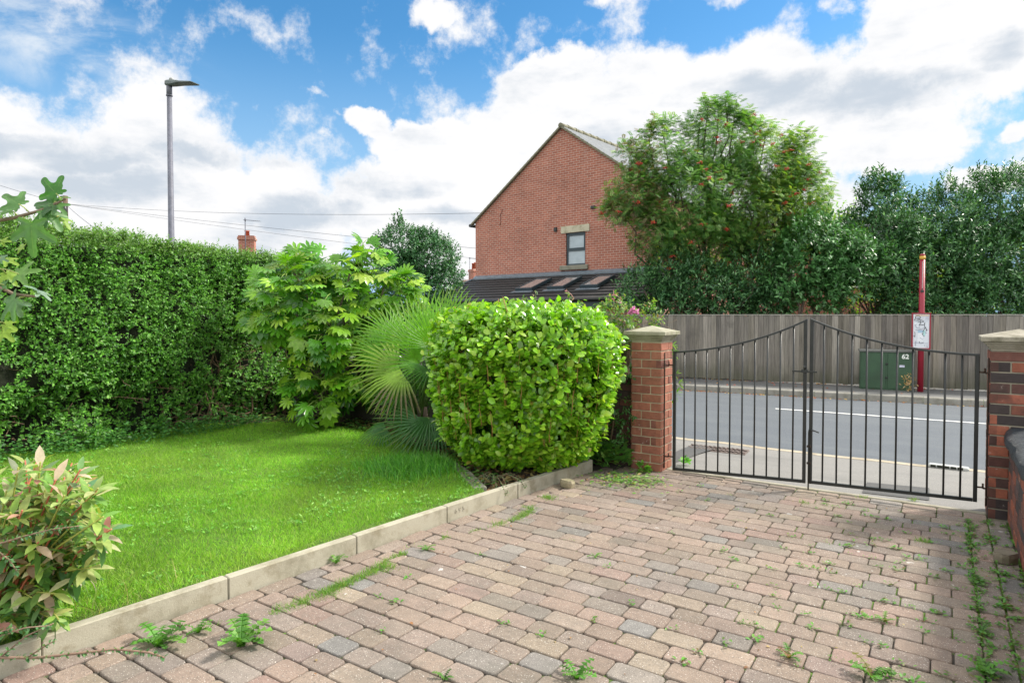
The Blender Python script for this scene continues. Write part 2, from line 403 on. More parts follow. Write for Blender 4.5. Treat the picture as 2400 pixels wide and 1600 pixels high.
def stone_mat(name, c, dark=(.10, .095, .07), moss=None, sp=240):
    m_, t, p, o = mat_new(name); co = coords(t)
    n = t.noise(co, 5, 8, .65); c1 = t.mix(t.smooth(n, .42, .72), (*c, 1), (c[0]*.6, c[1]*.58, c[2]*.52, 1))
    s = t.noise(co, sp, 3, .8); c1 = t.mix(t.smooth(s, .58, .72), c1, (*dark, 1))
    s2 = t.noise(co, sp*.7, 2, .6); c1 = t.mix(t.math('MULTIPLY', t.smooth(s2, .62, .7), .5), c1, (c[0]*1.35, c[1]*1.35, c[2]*1.35, 1))
    if moss: c1 = t.mix(t.math('MULTIPLY', t.smooth(t.noise(co, 7, 6, .7), .5, .68), .75), c1, (*moss, 1))
    t.l.new(c1, p.inputs['Base Color']); p.inputs['Roughness'].default_value = .9
    bump(t, p, t.noise(co, 120, 5, .7), .45, .004); return m_
m_cap = stone_mat('weathered_cap_stone', (.30, .285, .21), moss=(.14, .155, .06))
m_cap2 = stone_mat('grey_cap_stone', (.29, .265, .21), moss=(.11, .10, .06))
m_edge = stone_mat('edging_concrete', (.36, .335, .26), (.15, .13, .095), moss=(.21, .18, .115))

# bricks modelled one by one in a slab of mortar
def m_brick_piece(name, stain=None, white=.62):
    m_, t, p, o = mat_new(name); co = coords(t); c = attr(t)
    c = t.mix(1.0, c, t.ramp(t.noise(co, 22, 6, .7), [(.25, .62), (.75, 1.2)]), 'MULTIPLY')
    c = t.mix(t.math('MULTIPLY', t.smooth(t.noise(co, 13, 9, .75), white, white+.10), .7), c, (.50, .44, .40, 1))
    if stain: c = t.mix(t.math('MULTIPLY', t.smooth(t.noise(co, 4, 5, .6), .5, .64), .6), c, stain)
    t.l.new(c, p.inputs['Base Color']); p.inputs['Roughness'].default_value = .85
    bump(t, p, t.noise(co, 90, 5, .7), .5, .004); return m_
m_brk = m_brick_piece('red_pillar_brick'); m_brk2 = m_brick_piece('old_sooty_brick', (.03, .022, .02, 1), .60)
m_mort = M('mortar', (.42, .37, .26), .95, var=.35, scale=12, bs=.5, bscale=120)
m_mort2 = M('grey_mortar', (.26, .235, .18), .95, var=.4, scale=12, bs=.5, bscale=120)
def bricks(mb, O, U, Nn, L, H, ch, pattern, cols, wts, proud=.006, gap=.009):
    """courses of bricks on one face; O lower corner, U along, Nn outward"""
    O, U, Nn = Vector(O), Vector(U), Vector(Nn); Z = Vector((0, 0, 1)); nrow = int(round(H/ch))
    for r in range(nrow):
        xs = pattern(r, L)
        for a, b in zip(xs[:-1], xs[1:]):
            a2 = a + (gap/2 if a > 0 else -proud); b2 = b - (gap/2 if b < L else -proud)
            if b2-a2 < .012: continue
            c = O + U*((a2+b2)/2) + Z*((r+.5)*ch) + Nn*(proud/2-.02)
            col = palette(1, cols, wts, .12)[0]
            mb.obox(c, U, Z, Nn, (b2-a2)/2, ch/2-gap/2, .02+proud/2+random.uniform(-.0012, .0012), .0028, col=col)
# ---------------------------------------------------------------- ground, road, pavements
LAWN = .085
fk = (G(1582, 914, CH-1.63), G(2315, 955, CH-1.63)); fk = [Vector((-4.85, 13.5, 0)), Vector((.63, 14.03, 0))]
def far(X, off=0.0, z=0.0):
    k = (fk[1].y-fk[0].y)/(fk[1].x-fk[0].x); return (X, fk[0].y + (X-fk[0].x)*k + off, z)
def fpos(X, off=0.0):
    y0 = G(1600, 886, CH-1.5); y1 = G(2290, 916, CH-1.5); k = (y1.y-y0.y)/(y1.x-y0.x)
    return y0.y + (X-y0.x)*k + off
# terrain sheet to the horizon
def ground_mat():
    m_, t, p, o = mat_new('rough_ground'); co = coords(t)
    c = t.ramp(t.noise(co, .7, 8, .7), [(.3, (.035, .055, .015)), (.55, (.05, .075, .02)), (.75, (.09, .075, .045))])
    t.l.new(c, p.inputs['Base Color']); p.inputs['Roughness'].default_value = 1; return m_
mb = MB(); mb.add([(-600, -200, -.42), (600, -200, -.42), (600, 900, -.42), (-600, 900, -.42)], [(0, 1, 2, 3)])
tag(mb.build('ground', ground_mat()), kind='structure')

def asphalt(name, c1, c2, rough, fleck, patch):
    m_, t, p, o = mat_new(name); co = coords(t)
    c = t.mix(t.noise(co, 1.1, 7, .65), (*c1, 1), (*c2, 1))
    c = t.mix(t.math('MULTIPLY', t.smooth(t.noise(co, 260, 2, .6), .55, .70), .8), c, (*fleck, 1))
    c = t.mix(t.math('MULTIPLY', t.smooth(t.noise(co, 210, 2, .6), .30, .42), -1), c, c)
    c = t.mix(t.smooth(t.noise(t.vmath('MULTIPLY', co, (.35, 1.6, 1)), 1.3, 8, .75), .46, .66), c, (*patch, 1))
    t.l.new(c, p.inputs['Base Color']); p.inputs['Roughness'].default_value = rough
    bump(t, p, t.noise(co, 190, 3, .7), .6, .004); return m_
m_road = asphalt('road_asphalt', (.066, .078, .092), (.085, .096, .110), .8, (.20, .215, .235), (.10, .112, .124))
m_pave = asphalt('pale_pavement_asphalt', (.165, .158, .148), (.21, .203, .19), .85, (.40, .38, .35), (.165, .16, .15))
m_pave2 = asphalt('far_pavement_asphalt', (.10, .10, .098), (.125, .123, .12), .85, (.19, .185, .18), (.085, .085, .084))
m_patch = asphalt('dark_asphalt_patch', (.065, .065, .063), (.085, .083, .08), .85, (.17, .165, .16), (.07, .07, .07))
m_line = M('road_paint', (.78, .78, .76), .6, var=.18, scale=9)
m_kstone = stone_mat('road_kerb_stone', (.27, .26, .23))
NY = 7.08
mb = MB(); xs = np.linspace(-60, 60, 61)
def roadz(X, f): return (-.055*(1-f) - .27*f) + .035*math.sin(math.pi*f)
rows = []
for f in np.linspace(0, 1, 9):
    rows.append([(x, NY+.03 + (far(x)[1]-NY)*f, roadz(x, f)) for x in xs])
vs = [p for r in rows for p in r]; n = len(xs)
mb.sm = True
mb.add(vs, [(r*n+k, r*n+k+1, (r+1)*n+k+1, (r+1)*n+k) for r in range(8) for k in range(n-1)])
tag(mb.build('road', m_road), kind='structure')
def onroad(px, py):
    for f in np.linspace(0, 1, 400):
        z = roadz(0, f); g = G(px, py, z)
        if g.y >= NY+.03 + (far(g.x)[1]-NY)*f - .03: 
            if g.y <= NY+.03 + (far(g.x)[1]-NY)*f + .04: return g
    return G(px, py, -.15)
# white centre line, laid on the road
a, b = onroad(1817, 957.6), onroad(2315, 993.3)
d = (b-a).normalized(); q = Vector((-d.y, d.x, 0)); b = a + d*9
mb = MB(); 
for k in range(24):
    p0 = a.lerp(b, k/24); p1 = a.lerp(b, (k+1)/24)
    def zz(p): 
        f = (p.y-NY-.03)/(far(p.x)[1]-NY); return roadz(0, f)+.0055
    w_ = .045
    mb.add([(p0.x-q.x*w_, p0.y-q.y*w_, zz(p0-q*w_)), (p1.x-q.x*w_, p1.y-q.y*w_, zz(p1-q*w_)), (p1.x+q.x*w_, p1.y+q.y*w_, zz(p1+q*w_)), (p0.x+q.x*w_, p0.y+q.y*w_, zz(p0+q*w_))], [(0, 1, 2, 3)])
tag(mb.build('road_marking', m_line), kind='structure')

# near pavement: crossover at the gate
mb = MB(); mb.sm = True
xs = np.concatenate([np.linspace(-40, -4, 19), np.linspace(-3.8, 3, 50), np.linspace(3.5, 40, 19)])
def nearedge(x):
    return NY + .03*math.sin(x*2.3) + (.02 if x > -1 else .0) + .10*max(0, min(1, (-x-3.0)/1.5)) + .015*math.sin(x*9)
P0 = [(x, 5.48, -.012) for x in xs]; P1 = [(x, 6.3, -.022) for x in xs]; P2 = [(x, nearedge(x)-.11, -.036) for x in xs]
vs = P0+P1+P2; n = len(xs)
mb.add(vs, [(r*n+k, r*n+k+1, (r+1)*n+k+1, (r+1)*n+k) for r in range(2) for k in range(n-1)])
tag(mb.build('pavement', m_pave), kind='structure')
mb = MB(); mb.sm = True
m_kn = stone_mat('worn_dropped_kerb', (.36, .31, .23), sp=160)
P1 = [(x, nearedge(x)-.11, -.034) for x in xs]; P2 = [(x, nearedge(x)+.02, -.040) for x in xs]; P3 = [(x, nearedge(x)+.05, -.12) for x in xs]
mb.add(P1+P2+P3, [(r*n+k, r*n+k+1, (r+1)*n+k+1, (r+1)*n+k) for r in range(2) for k in range(n-1)])
tag(mb.build('kerb', m_kn), kind='structure')
# dark asphalt repairs
def quadsheet(name, pts, z, mat, thick=.0):
    mb = MB(); mb.add([(p.x, p.y, z) for p in pts], [tuple(range(len(pts)))]); return tag(mb.build(name, mat), kind='structure')
quadsheet('pavement_patch', [G(x, y, -.012) for x, y in ((1578, 1085), (1578, 1060), (1612, 1046), (1640, 1041), (1672, 1052), (1640, 1062), (1605, 1076))], -.0125, m_patch)
quadsheet('pavement_patch', [G(x, y, -.010) for x, y in ((2020, 1154), (2032, 1130), (2178, 1143), (2178, 1172))], -.0085, m_patch)
# far pavement and kerb
mb = MB(); mb.sm = True; xs = np.linspace(-40, 40, 41); n = len(xs)
P = [[far(x, .12, -.150) for x in xs], [(x, fpos(x, .3), -.135) for x in xs]]
mb.add([p for r in P for p in r], [(k, k+1, n+k+1, n+k) for k in range(n-1)])
tag(mb.build('far_pavement', m_pave2), kind='structure')
mb = MB()
kx = -30.0
while kx < 30:
    k2 = kx + .90
    for c_ in (0,):
        a0, a1, b0, b1 = far(kx+.004, .0), far(k2-.004, .0), far(kx+.004, .125), far(k2-.004, .125)
        j = random.uniform(-.004, .004)
        mb.add([(a0[0], a0[1]+j, -.32), (a1[0], a1[1]+j, -.32), (a1[0], a1[1]+j, -.165), (a0[0], a0[1]+j, -.165), (a0[0], a0[1]+.015+j, -.148), (a1[0], a1[1]+.015+j, -.148), (b1[0], b1[1], -.146), (b0[0], b0[1], -.146)],
               [(0, 1, 2, 3), (3, 2, 5, 4), (4, 5, 6, 7)])
    kx = k2
tag(mb.build('far_kerb', m_kstone), kind='structure')

# ---------------------------------------------------------------- driveway of tumbled pavers
def paver_mat():
    m_, t, p, o = mat_new('tumbled_paver'); co = coords(t); c = attr(t)
    c = t.mix(1.0, c, t.ramp(t.noise(co, 3.0, 5, .6), [(.3, .84), (.7, 1.12)]), 'MULTIPLY')
    c = t.mix(1.0, c, t.ramp(t.noise(co, 26, 6, .75), [(.25, .74), (.75, 1.16)]), 'MULTIPLY')
    c = t.mix(t.math('MULTIPLY', t.smooth(t.noise(co, 150, 3, .7), .56, .66), .75), c, (.075, .068, .062, 1))
    c = t.mix(t.math('MULTIPLY', t.smooth(t.noise(t.vmath('ADD', co, (3, 7, 1)), 190, 2, .6), .64, .70), .8), c, (.72, .68, .62, 1))
    # damp algae film in blotches, and darker oil stains
    c = t.mix(t.math('MULTIPLY', t.smooth(t.noise(t.vmath('ADD', co, (9, 2, 1)), 1.7, 8, .75), .52, .68), .36), c, (.11, .105, .085, 1))
    c = t.mix(t.math('MULTIPLY', t.smooth(t.noise(t.vmath('ADD', co, (4, 5, 1)), 6.5, 3, .5), .715, .76), .6), c, (.11, .08, .065, 1))
    c = t.mix(t.math('MULTIPLY', t.smooth(t.noise(t.vmath('ADD', co, (1, 5, 8)), 11, 3, .5), .72, .75), .55), c, (.62, .62, .60, 1))
    t.l.new(c, p.inputs['Base Color']); p.inputs['Roughness'].default_value = .85
    h = t.math('ADD', t.noise(co, 130, 4, .75), t.math('MULTIPLY', t.noise(co, 25, 3, .6), 1.5))
    bump(t, p, h, .5, .005); return m_
PCOL = [(.240, .182, .140), (.232, .172, .136), (.222, .172, .142), (.200, .172, .146), (.172, .162, .150), (.245, .196, .144), (.210, .166, .128), (.244, .164, .134)]
PW = [3.4, 2.6, 2.4, 1.7, 1.0, 1.0, 2, .8]
mb = MB()
def paver(x0, x1, y0, y1, col=None):
    g = .0026; x0 += g+random.uniform(-.0015, .0015); x1 -= g+random.uniform(-.0015, .0015); y0 += g+random.uniform(-.0015, .0015); y1 -= g+random.uniform(-.0015, .0015)
    if x1-x0 < .03 or y1-y0 < .03: return
    h = random.uniform(-.003, .002); tx, ty = random.uniform(-.012, .012), random.uniform(-.012, .012)
    cx, cy = (x0+x1)/2, (y0+y1)/2; rings = []
    cc = [random.uniform(.010, .019) for _ in range(4)]
    for z, ins in ((-.05, 0), (-.007, 0), (-.0024, .0015), (0, .0048)):
        r = []
        for (X, Y, sx, sy, k) in ((x0, y0, 1, 1, 0), (x1, y0, -1, 1, 1), (x1, y1, -1, -1, 2), (x0, y1, 1, -1, 3)):
            c = cc[k]; a = (X+sx*ins, Y+sy*(ins+c)); b = (X+sx*(ins+c*.3), Y+sy*(ins+c*.3)); d_ = (X+sx*(ins+c), Y+sy*ins)
            r += [a, b, d_] if k in (0, 2) else [d_, b, a]
        rings.append([(p[0], p[1], z + h + (p[0]-cx)*tx + (p[1]-cy)*ty) for p in r])
    n = 12; vs = [p for r in rings for p in r]; fs = [(r*n+k, r*n+(k+1) % n, (r+1)*n+(k+1) % n, (r+1)*n+k) for r in range(3) for k in range(n)]
    sm = [False]*n + [True]*(2*n) + [False]; fs.append(tuple(range(3*n, 4*n)))
    mb.add(vs, fs, tuple(palette(1, PCOL, PW, .09)[0]) if col is None else col, sm)
CD = .1185
def kx_at(y): return -2.885 + (y-1.31)*.0978    # line of the lawn edging
y = -.55-CD*12; r = 0
while y < 5.20:
    y2 = y + CD
    xl = max(kx_at(y), kx_at(y2)) + .112
    x = .150; k = r % 2
    first = True
    while x > xl:
        L = random.choice([.205, .205, .15, .15, .205]) if not first else (.205 if k else .10)
        if random.random() < .06: L = .175
        first = False
        x2 = x - L
        if x2 < xl+.05: x2 = xl
        if y < 5.3: paver(x2, x, y, y2)
        x = x2 if x2 > xl else -99
    y = y2; r += 1
ytop = y
# stretcher courses along the wall, the edging and the threshold
for (xa, xb) in ((.152, .256), (.258, .362)):
    yy = -1.9 + random.uniform(0, .1)
    while yy < 5.28:
        L = .205 if random.random() < .6 else .15; paver(xa, xb, yy, min(yy+L, 5.30)); yy += L
yy = -1.9
while yy < 5.15:
    L = .15 if random.random() < .6 else .205; xa = kx_at(yy+L/2)+.004; paver(xa, xa+.104, yy, yy+L); yy += L
xx = -2.36
while xx < .25:
    L = .15 if random.random() < .6 else .205; paver(xx, min(xx+L, .26), ytop, 5.40); xx += L
driv = tag(mb.build('driveway', paver_mat()), kind='structure')
# jointing sand with moss under the pavers
def joint_mat():
    m_, t, p, o = mat_new('mossy_joint_sand'); co = coords(t)
    sp = t.new('ShaderNodeSeparateXYZ'); t.l.new(co, sp.inputs[0])
    c = t.ramp(t.noise(co, 18, 6, .7), [(.3, (.030, .026, .020)), (.7, (.075, .062, .048))])
    mm = t.math('ADD', t.noise(co, 1.9, 7, .75), t.math('MULTIPLY', sp.outputs[0], .045))
    c = t.mix(t.smooth(mm, .44, .54), c, (.09, .17, .02, 1))
    t.l.new(c, p.inputs['Base Color']); p.inputs['Roughness'].default_value = 1; bump(t, p, t.noise(co, 300, 3, .7), .8, .004); return m_
mb = MB(); mb.add([(-3.15, -2.0, -.011), (.42, -2.0, -.011), (.42, 5.47, -.011), (-2.6, 5.47, -.011)], [(0, 1, 2, 3)])
tag(mb.build('paving_joints', joint_mat()), kind='structure')
mb = MB(); mb.add([(.50, -3, -.02), (7, -3, -.02), (7, 5.47, -.02), (.50, 5.47, -.02)], [(0, 1, 2, 3)]); tag(mb.build('side_yard', m_pave2), kind='structure')
# pale concrete threshold strip under the gate
mb = MB(); mb.obox((-.89, 5.438, -.02), (1, 0, 0), (0, 1, 0), (0, 0, 1), 1.15, .022, .024, .006)
tag(mb.build('threshold_strip', m_edge), kind='structure')

# ---------------------------------------------------------------- lawn base and planting beds
def soil_mat(name, a, b, c_):
    m_, t, p, o = mat_new(name); co = coords(t)
    c = t.ramp(t.noise(co, 26, 8, .75), [(.28, a), (.5, b), (.74, c_)])
    t.l.new(c, p.inputs['Base Color']); p.inputs['Roughness'].default_value = 1
    bump(t, p, t.noise(co, 60, 8, .8), 1, .02); return m_
m_soil = soil_mat('bed_soil', (.018, .013, .009), (.045, .032, .022), (.11, .08, .055))
m_turf = soil_mat('turf_thatch', (.05, .10, .012), (.09, .18, .02), (.16, .24, .04))
def grid_sheet(name, x0, x1, y0, y1, nx, ny, zf, mat, inside=None):
    X, Y = np.meshgrid(np.linspace(x0, x1, nx), np.linspace(y0, y1, ny)); V = np.stack([X.ravel(), Y.ravel(), zf(X.ravel(), Y.ravel())], 1)
    i = np.arange(nx-1)[None] + np.arange(ny-1)[:, None]*nx; Q = np.stack([i, i+1, i+nx+1, i+nx], -1).reshape(-1, 4)
    if inside is not None:
        c = V[Q].mean(1); Q = Q[inside(c[:, 0], c[:, 1])]
    return mesh_np(name, V, Q.ravel(), np.arange(len(Q))*4, np.full(len(Q), 4), mat, smooth=True)
kxa = lambda y: -2.885 + (y-1.31)*.0978
BED = np.array([(-2.72, 3.66), (-3.05, 3.92), (-3.40, 4.16), (-3.95, 4.42), (-4.7, 4.80), (-5.6, 4.95), (-6.55, 4.75), (-6.9, 4.3)])  # front edge of the bed
def bed_y(x): return np.interp(-np.asarray(x), -BED[:, 0], BED[:, 1])
def lawn_z(x, y): return LAWN + .012*np.sin(x*1.3)*np.cos(y*1.7) + .004*np.sin(x*6+y*5)
tag(grid_sheet('lawn_soil', -8.6, -2.66, -1.2, 4.9, 260, 200, lambda x, y: lawn_z(x, y)-.006, m_turf, lambda x, y: (x < kxa(y)-.066) & (y < bed_y(x)+.02)), kind='structure')
tag(grid_sheet('bed_soil', -8.6, -2.36, 3.2, 5.58, 240, 100, lambda x, y: LAWN-.03+.022*np.sin(x*5)*np.cos(y*6.3)+.012*np.sin(x*17+y*13), m_soil, lambda x, y: (x < kxa(y)-.064) & (y > bed_y(x)-.10)), kind='structure')

# edging stones: one pale concrete unit after another
ej = [(-1.6), -.45, .28, 1.02, 1.765, 2.51, 3.23, 3.965, 4.62, 5.02]
elab = ['pale concrete edging stone at the bottom left corner, beneath the thin leafy twig', 'pale concrete edging stone behind the red tinged leafy bush',
        'pale concrete edging stone with dry grass, just right of the red tinged bush', 'pale concrete edging stone at the left, facing the big dandelion on the paving',
        'long pale concrete edging stone between the two dark joints beside the lawn', 'pale concrete edging stone with a small green weed at its foot joint',
        'pale concrete edging stone stamped 695 beside the lawn', 'pale concrete edging stone under the round leafy bush, with creeping plant over it',
        'last short pale edging stone behind the loose stone, near the left brick pillar']
est = []
for i in range(1, len(ej)-1):
    y0, y1 = ej[i]+.0018, ej[i+1]-.0018
    if i == len(ej)-2: y1 = 5.0
    a = Vector((kx_at(y0), y0, 0)); b = Vector((kx_at(y1), y1, 0)); d = (b-a); L = d.length; d.normalize(); nn = Vector((d.y, -d.x, 0))
    mb = MB(); jit = random.uniform(-.003, .003); c = (a+b)/2 - nn*(.026+jit) + Vector((0, 0, .0+random.uniform(-.002, .002)))
    mb.obox(c+Vector((0, 0, 0)), d, -nn, Vector((0, 0, 1)), L/2, .026, .098, .0045)
    o = mb.build('edging_stone', m_edge); tag(o, elab[i], 'edging stone', 'concrete edging stones along the lawn'); est.append((o, a, b, d, nn))
# stamped digits 695
def text_mesh(name, body, size, mat, mw, parent=None, ext=.001, font_bold=0):
    cu = bpy.data.curves.new('txt', 'FONT'); cu.body = body; cu.size = size; cu.extrude = ext; cu.align_x = 'CENTER'; cu.align_y = 'CENTER'
    cu.offset = font_bold
    tmp = bpy.data.objects.new('txt', cu); COL.objects.link(tmp); bpy.context.view_layer.update()
    me = bpy.data.meshes.new_from_object(tmp.evaluated_get(bpy.context.evaluated_depsgraph_get())); bpy.data.objects.remove(tmp)
    me.transform(mw); me.materials.clear(); me.materials.append(mat); me.name = name
    return link(bpy.data.objects.new(name, me), parent)
from mathutils import Matrix
def basis(u, v, n_, o):
    return Matrix(((u[0], v[0], n_[0], o[0]), (u[1], v[1], n_[1], o[1]), (u[2], v[2], n_[2], o[2]), (0, 0, 0, 1)))
o, a, b, d, nn = est[5]
text_mesh('stamped_number', '6 9 5', .045, M('stamped_mark', (.34, .31, .24), .9), basis(d, Vector((0, 0, 1)), nn, a + d*.115 + nn*.0035 + Vector((0, 0, .052))), o, .0006)
# low stone slabs at the lawn's far corner
slab = []
for i, (p0, p1, lab) in enumerate((((-2.80, 3.70), (-3.18, 4.0), 'flat grey stone slab edging the bed beside the bright grass tuft'), ((-3.22, 4.03), (-3.72, 4.33), 'flat grey stone slab edging the bed under the fan palm'))):
    a = Vector((*p0, .085)); b = Vector((*p1, .085)); d = (b-a).normalized(); q = Vector((-d.y, d.x, 0)); mb = MB()
    mb.obox((a+b)/2+q*-.02, d, q, (0, 0, 1), (b-a).length/2, .05, .022, .008); tag(mb.build('stone_slab', stone_mat('bed_slab_stone%d' % i, (.22, .22, .17), moss=(.09, .12, .04))), lab, 'stone slab', 'slabs edging the planting bed')
# loose stones
def rock(name, c, r, lab, seed, tone=(.30, .26, .17)):
    random.seed(seed); mb = MB()
    U = Vector((math.cos(seed), math.sin(seed), 0)); V = Vector((-U.y, U.x, 0)); base = len(mb.v)
    rings = []
    for t in (-1, -.75, .3, .82, 1):
        s = 1-.22*max(0, abs(t)-.4); rg = []
        for k in range(12):
            a = 2*math.pi*k/12; sq = 1/max(abs(math.cos(a)), abs(math.sin(a)))**.75
            rr = s*sq*(1+random.uniform(-.06, .06)); rg.append(Vector(c)+U*math.cos(a)*rr*r[0]+V*math.sin(a)*rr*r[1]+Vector((0, 0, r[2]*(t+1)*(1+random.uniform(-.06, .06)))))
        rings.append(rg)
    mb.loft(rings, True, sm=False)
    return tag(mb.build(name, stone_mat('loose_stone%d' % seed, tone, moss=(.13, .14, .06), sp=120)), lab, 'stone')
g = G(1330, 1141, 0); rock('loose_stone', (g.x, g.y, 0), (.060, .040, .030), 'small loose yellowish stone on the paving at the end of the edging', 3)
g = G(2362, 1318, 0); rock('loose_stone', (g.x-.01, g.y, 0), (.062, .046, .030), 'loose mossy brown stone lying at the foot of the low brick wall', 4, (.19, .16, .12))

# ---------------------------------------------------------------- gate pillars
PR = [(.27, .10, .062), (.30, .118, .072), (.18, .068, .05), (.32, .13, .08)]
def stepped_cap(cx, cy, hw, z0, root, mat, ov=.058, k=1.0):
    mb = MB(); z = z0; rings = []
    def sq(h, z, j=0): return [(cx-h, cy-h, z), (cx+h, cy-h, z), (cx+h, cy+h, z), (cx-h, cy+h, z)]
    mb.loft([sq(hw+.004, z0), sq(hw+.004, z0+.012)]) ; z = z0+.012
    for i, (o1, dz) in enumerate(((.014, .014), (.026, .015), (.040, .017))):
        mb.loft([sq(hw+o1-.006, z+.0002), sq(hw+o1, z+.004), sq(hw+o1, z+dz)]); z += dz
    mb.loft([sq(hw+ov-.004, z+.0002), sq(hw+ov, z+.004), sq(hw+ov, z+.030), sq(hw+ov-.004, z+.034)]); z += .034
    mb.add([*sq(hw+ov-.006, z-.001), (cx, cy, z+.048*k)], [(0, 1, 4), (1, 2, 4), (2, 3, 4), (3, 0, 4)])
    return mb.build('cap', mat, root)
def pillar(x0, x1, y0, y1, H, ncourse, cols, wts, cols2, mats, mort, label, capm):
    root = thing('brick_pillar', label, 'gate pillar'); core = MB()
    core.box(x0, x1, y0, y1, -.05, H+.004); mo = core.build('mortar', mort, root)
    ch = H/ncourse; mb = MB(); W_ = x1-x0
    def pt(flip):
        def f(r, L): return [0, L*.34, L] if (r+flip) % 2 == 0 else [0, L*.66, L]
        return f
    for (O, U, Nn, L, fl) in (((x0, y0, 0), (1, 0, 0), (0, -1, 0), x1-x0, 0), ((x1, y0, 0), (0, 1, 0), (1, 0, 0), y1-y0, 1), ((x1, y1, 0), (-1, 0, 0), (0, 1, 0), x1-x0, 0), ((x0, y1, 0), (0, -1, 0), (-1, 0, 0), y1-y0, 1)):
        bricks(mb, O, U, Nn, L, H, ch, pt(fl), cols, wts)
    mb.build('brickwork', mats, root)
    stepped_cap((x0+x1)/2, (y0+y1)/2, W_/2, H+.004, root, capm)
    return root
a = G(1547, 1107, 0); LX1, LY0 = a.x, a.y
b1 = YP(1482, 815, LY0); LX0 = b1.x
top = YP(1552, 803, LY0).z
PH = top
print('pillar', LX0, LX1, LY0, PH)
PWid = LX1-LX0
pillar(LX0, LX1, LY0, LY0+PWid, PH, 15, PR, [3, 3, 1, 2], None, m_brk, m_mort, 'clean red brick gate pillar with pale stepped stone cap, beside the round leafy bush', m_cap)
b = G(2316, 1214, 0); RX0, RY0 = b.x, b.y
RH = YP(2320, 822, RY0).z; print('rpillar', RX0, RY0, RH)
RW = max(PWid, .31)
PR2 = [(.27, .085, .052), (.040, .030, .030), (.10, .042, .034), (.31, .10, .058)]
pillar(RX0, RX0+RW, RY0, RY0+RW, RH, 16, PR2, [3, 3.2, 1.6, 2], None, m_brk2, m_mort2, 'sooty red and black brick gate pillar with grey stepped cap, joined to the low wall', m_cap2)

# ---------------------------------------------------------------- low garden wall on the right with a rounded painted coping
WX = .372; wall = thing('garden_wall', 'low red and dark brick garden wall with rough blue black coping running towards the viewer', 'wall')
mb = MB(); mb.box(WX, WX+.215, -1.0, RY0-.002, -.05, .515); mb.build('mortar', m_mort2, wall)
mb = MB()
def stretcher(r, L):
    xs = [0]; x = .10 if r % 2 else .205
    while x < L: xs.append(x); x += .205
    return xs+[L]
bricks(mb, (WX, RY0-.004, 0), (0, -1, 0), (-1, 0, 0), RY0+.99, .51, .0675, stretcher, [(.30, .085, .045), (.10, .05, .045), (.20, .07, .045), (.06, .05, .05)], [3, 2.4, 2, 1.4])
mb.build('brickwork', m_brk2, wall)
def coping_mat():
    m_, t, p, o = mat_new('rough_coping_paint'); co = coords(t)
    c = t.ramp(t.noise(co, 8, 8, .7), [(.35, (.016, .024, .036)), (.6, (.035, .048, .062)), (.72, (.11, .12, .12))])
    c = t.mix(t.smooth(t.noise(co, 24, 9, .8), .60, .66), c, (.36, .38, .38, 1))
    t.l.new(c, p.inputs['Base Color']); p.inputs['Roughness'].default_value = .5; bump(t, p, t.noise(co, 22, 8, .75), 1.0, .06); return m_
mb = MB(); rings = []
for k in range(116):
    y = RY0-.006 - k*.055; rg = []
    for (dx, z) in ((-.012, .516), (-.030, .527), (-.038, .56), (-.030, .592), (.0, .616), (.10, .632), (.21, .622), (.26, .60), (.275, .565), (.265, .516)):
        j = float(nz([[dx*9, y*7, z*9]], 1.7)[0])*.012; rg.append((WX+dx+j, y, z+j*.8))
    rings.append(rg)
mb.loft(rings, True, sm=True); mb.build('coping', coping_mat(), wall)

# ---------------------------------------------------------------- boundary wall behind the planting (mostly hidden)
wal = thing('boundary_wall', 'dark brick boundary wall behind the bush, left of the clean red pillar', 'wall')
BWY = LY0+.06
mb = MB(); mb.box(-7.6, LX0-.002, BWY, BWY+.2, -.05, .80); mb.build('mortar', M('dark_mortar', (.045, .04, .032), 1, var=.4), wal)
mb = MB()
bricks(mb, (LX0-2.2, BWY, 0), (1, 0, 0), (0, -1, 0), 2.195, .80, .0675, stretcher, [(.10, .04, .03), (.06, .035, .03), (.14, .05, .035)], [2, 2, 1]); mb.build('brickwork', m_brk2, wal)

# ---------------------------------------------------------------- gates
GY = LY0 + .10
def prof(pts): return [YP(x, y, GY) for x, y in pts]
Lp = prof([(1400+x/3.137, 700+y/3.137) for x, y in ((560, 398), (650, 390), (810, 376), (900, 362), (980, 347), (1070, 327), (1160, 302), (1250, 276), (1340, 247), (1440, 207), (1545, 158))])
Rp = prof([(1900+x/2.24, 700+y/2.24) for x, y in ((-1, 108), (78, 146), (155, 172), (230, 193), (305, 213), (380, 235), (460, 250), (540, 263), (620, 276), (705, 287), (795, 294), (888, 298))])
Lb = prof([(1576, 1097.5), (1888, 1128)]); Rb = prof([(1900, 1129), (2295, 1172)])
print('gate', Lp[0], Lp[-1], Rp[0], Rp[-1], Lb, Rb)
def zat(P, x):
    return float(np.interp(x, [p.x for p in P], [p.z for p in P]))
def smoothP(P, n=24):
    xs = np.array([p.x for p in P]); zs = np.array([p.z for p in P]); c = np.polyfit(xs, zs, 3)
    return [Vector((x, GY, float(np.polyval(c, x)))) for x in np.linspace(xs[0], xs[-1], n)]
def bar(mb, x0, x1, z0, z1, d): mb.obox(((x0+x1)/2, GY, (z0+z1)/2), (1, 0, 0), (0, 0, 1), (0, -1, 0), (x1-x0)/2, (z1-z0)/2, d/2, .0025)
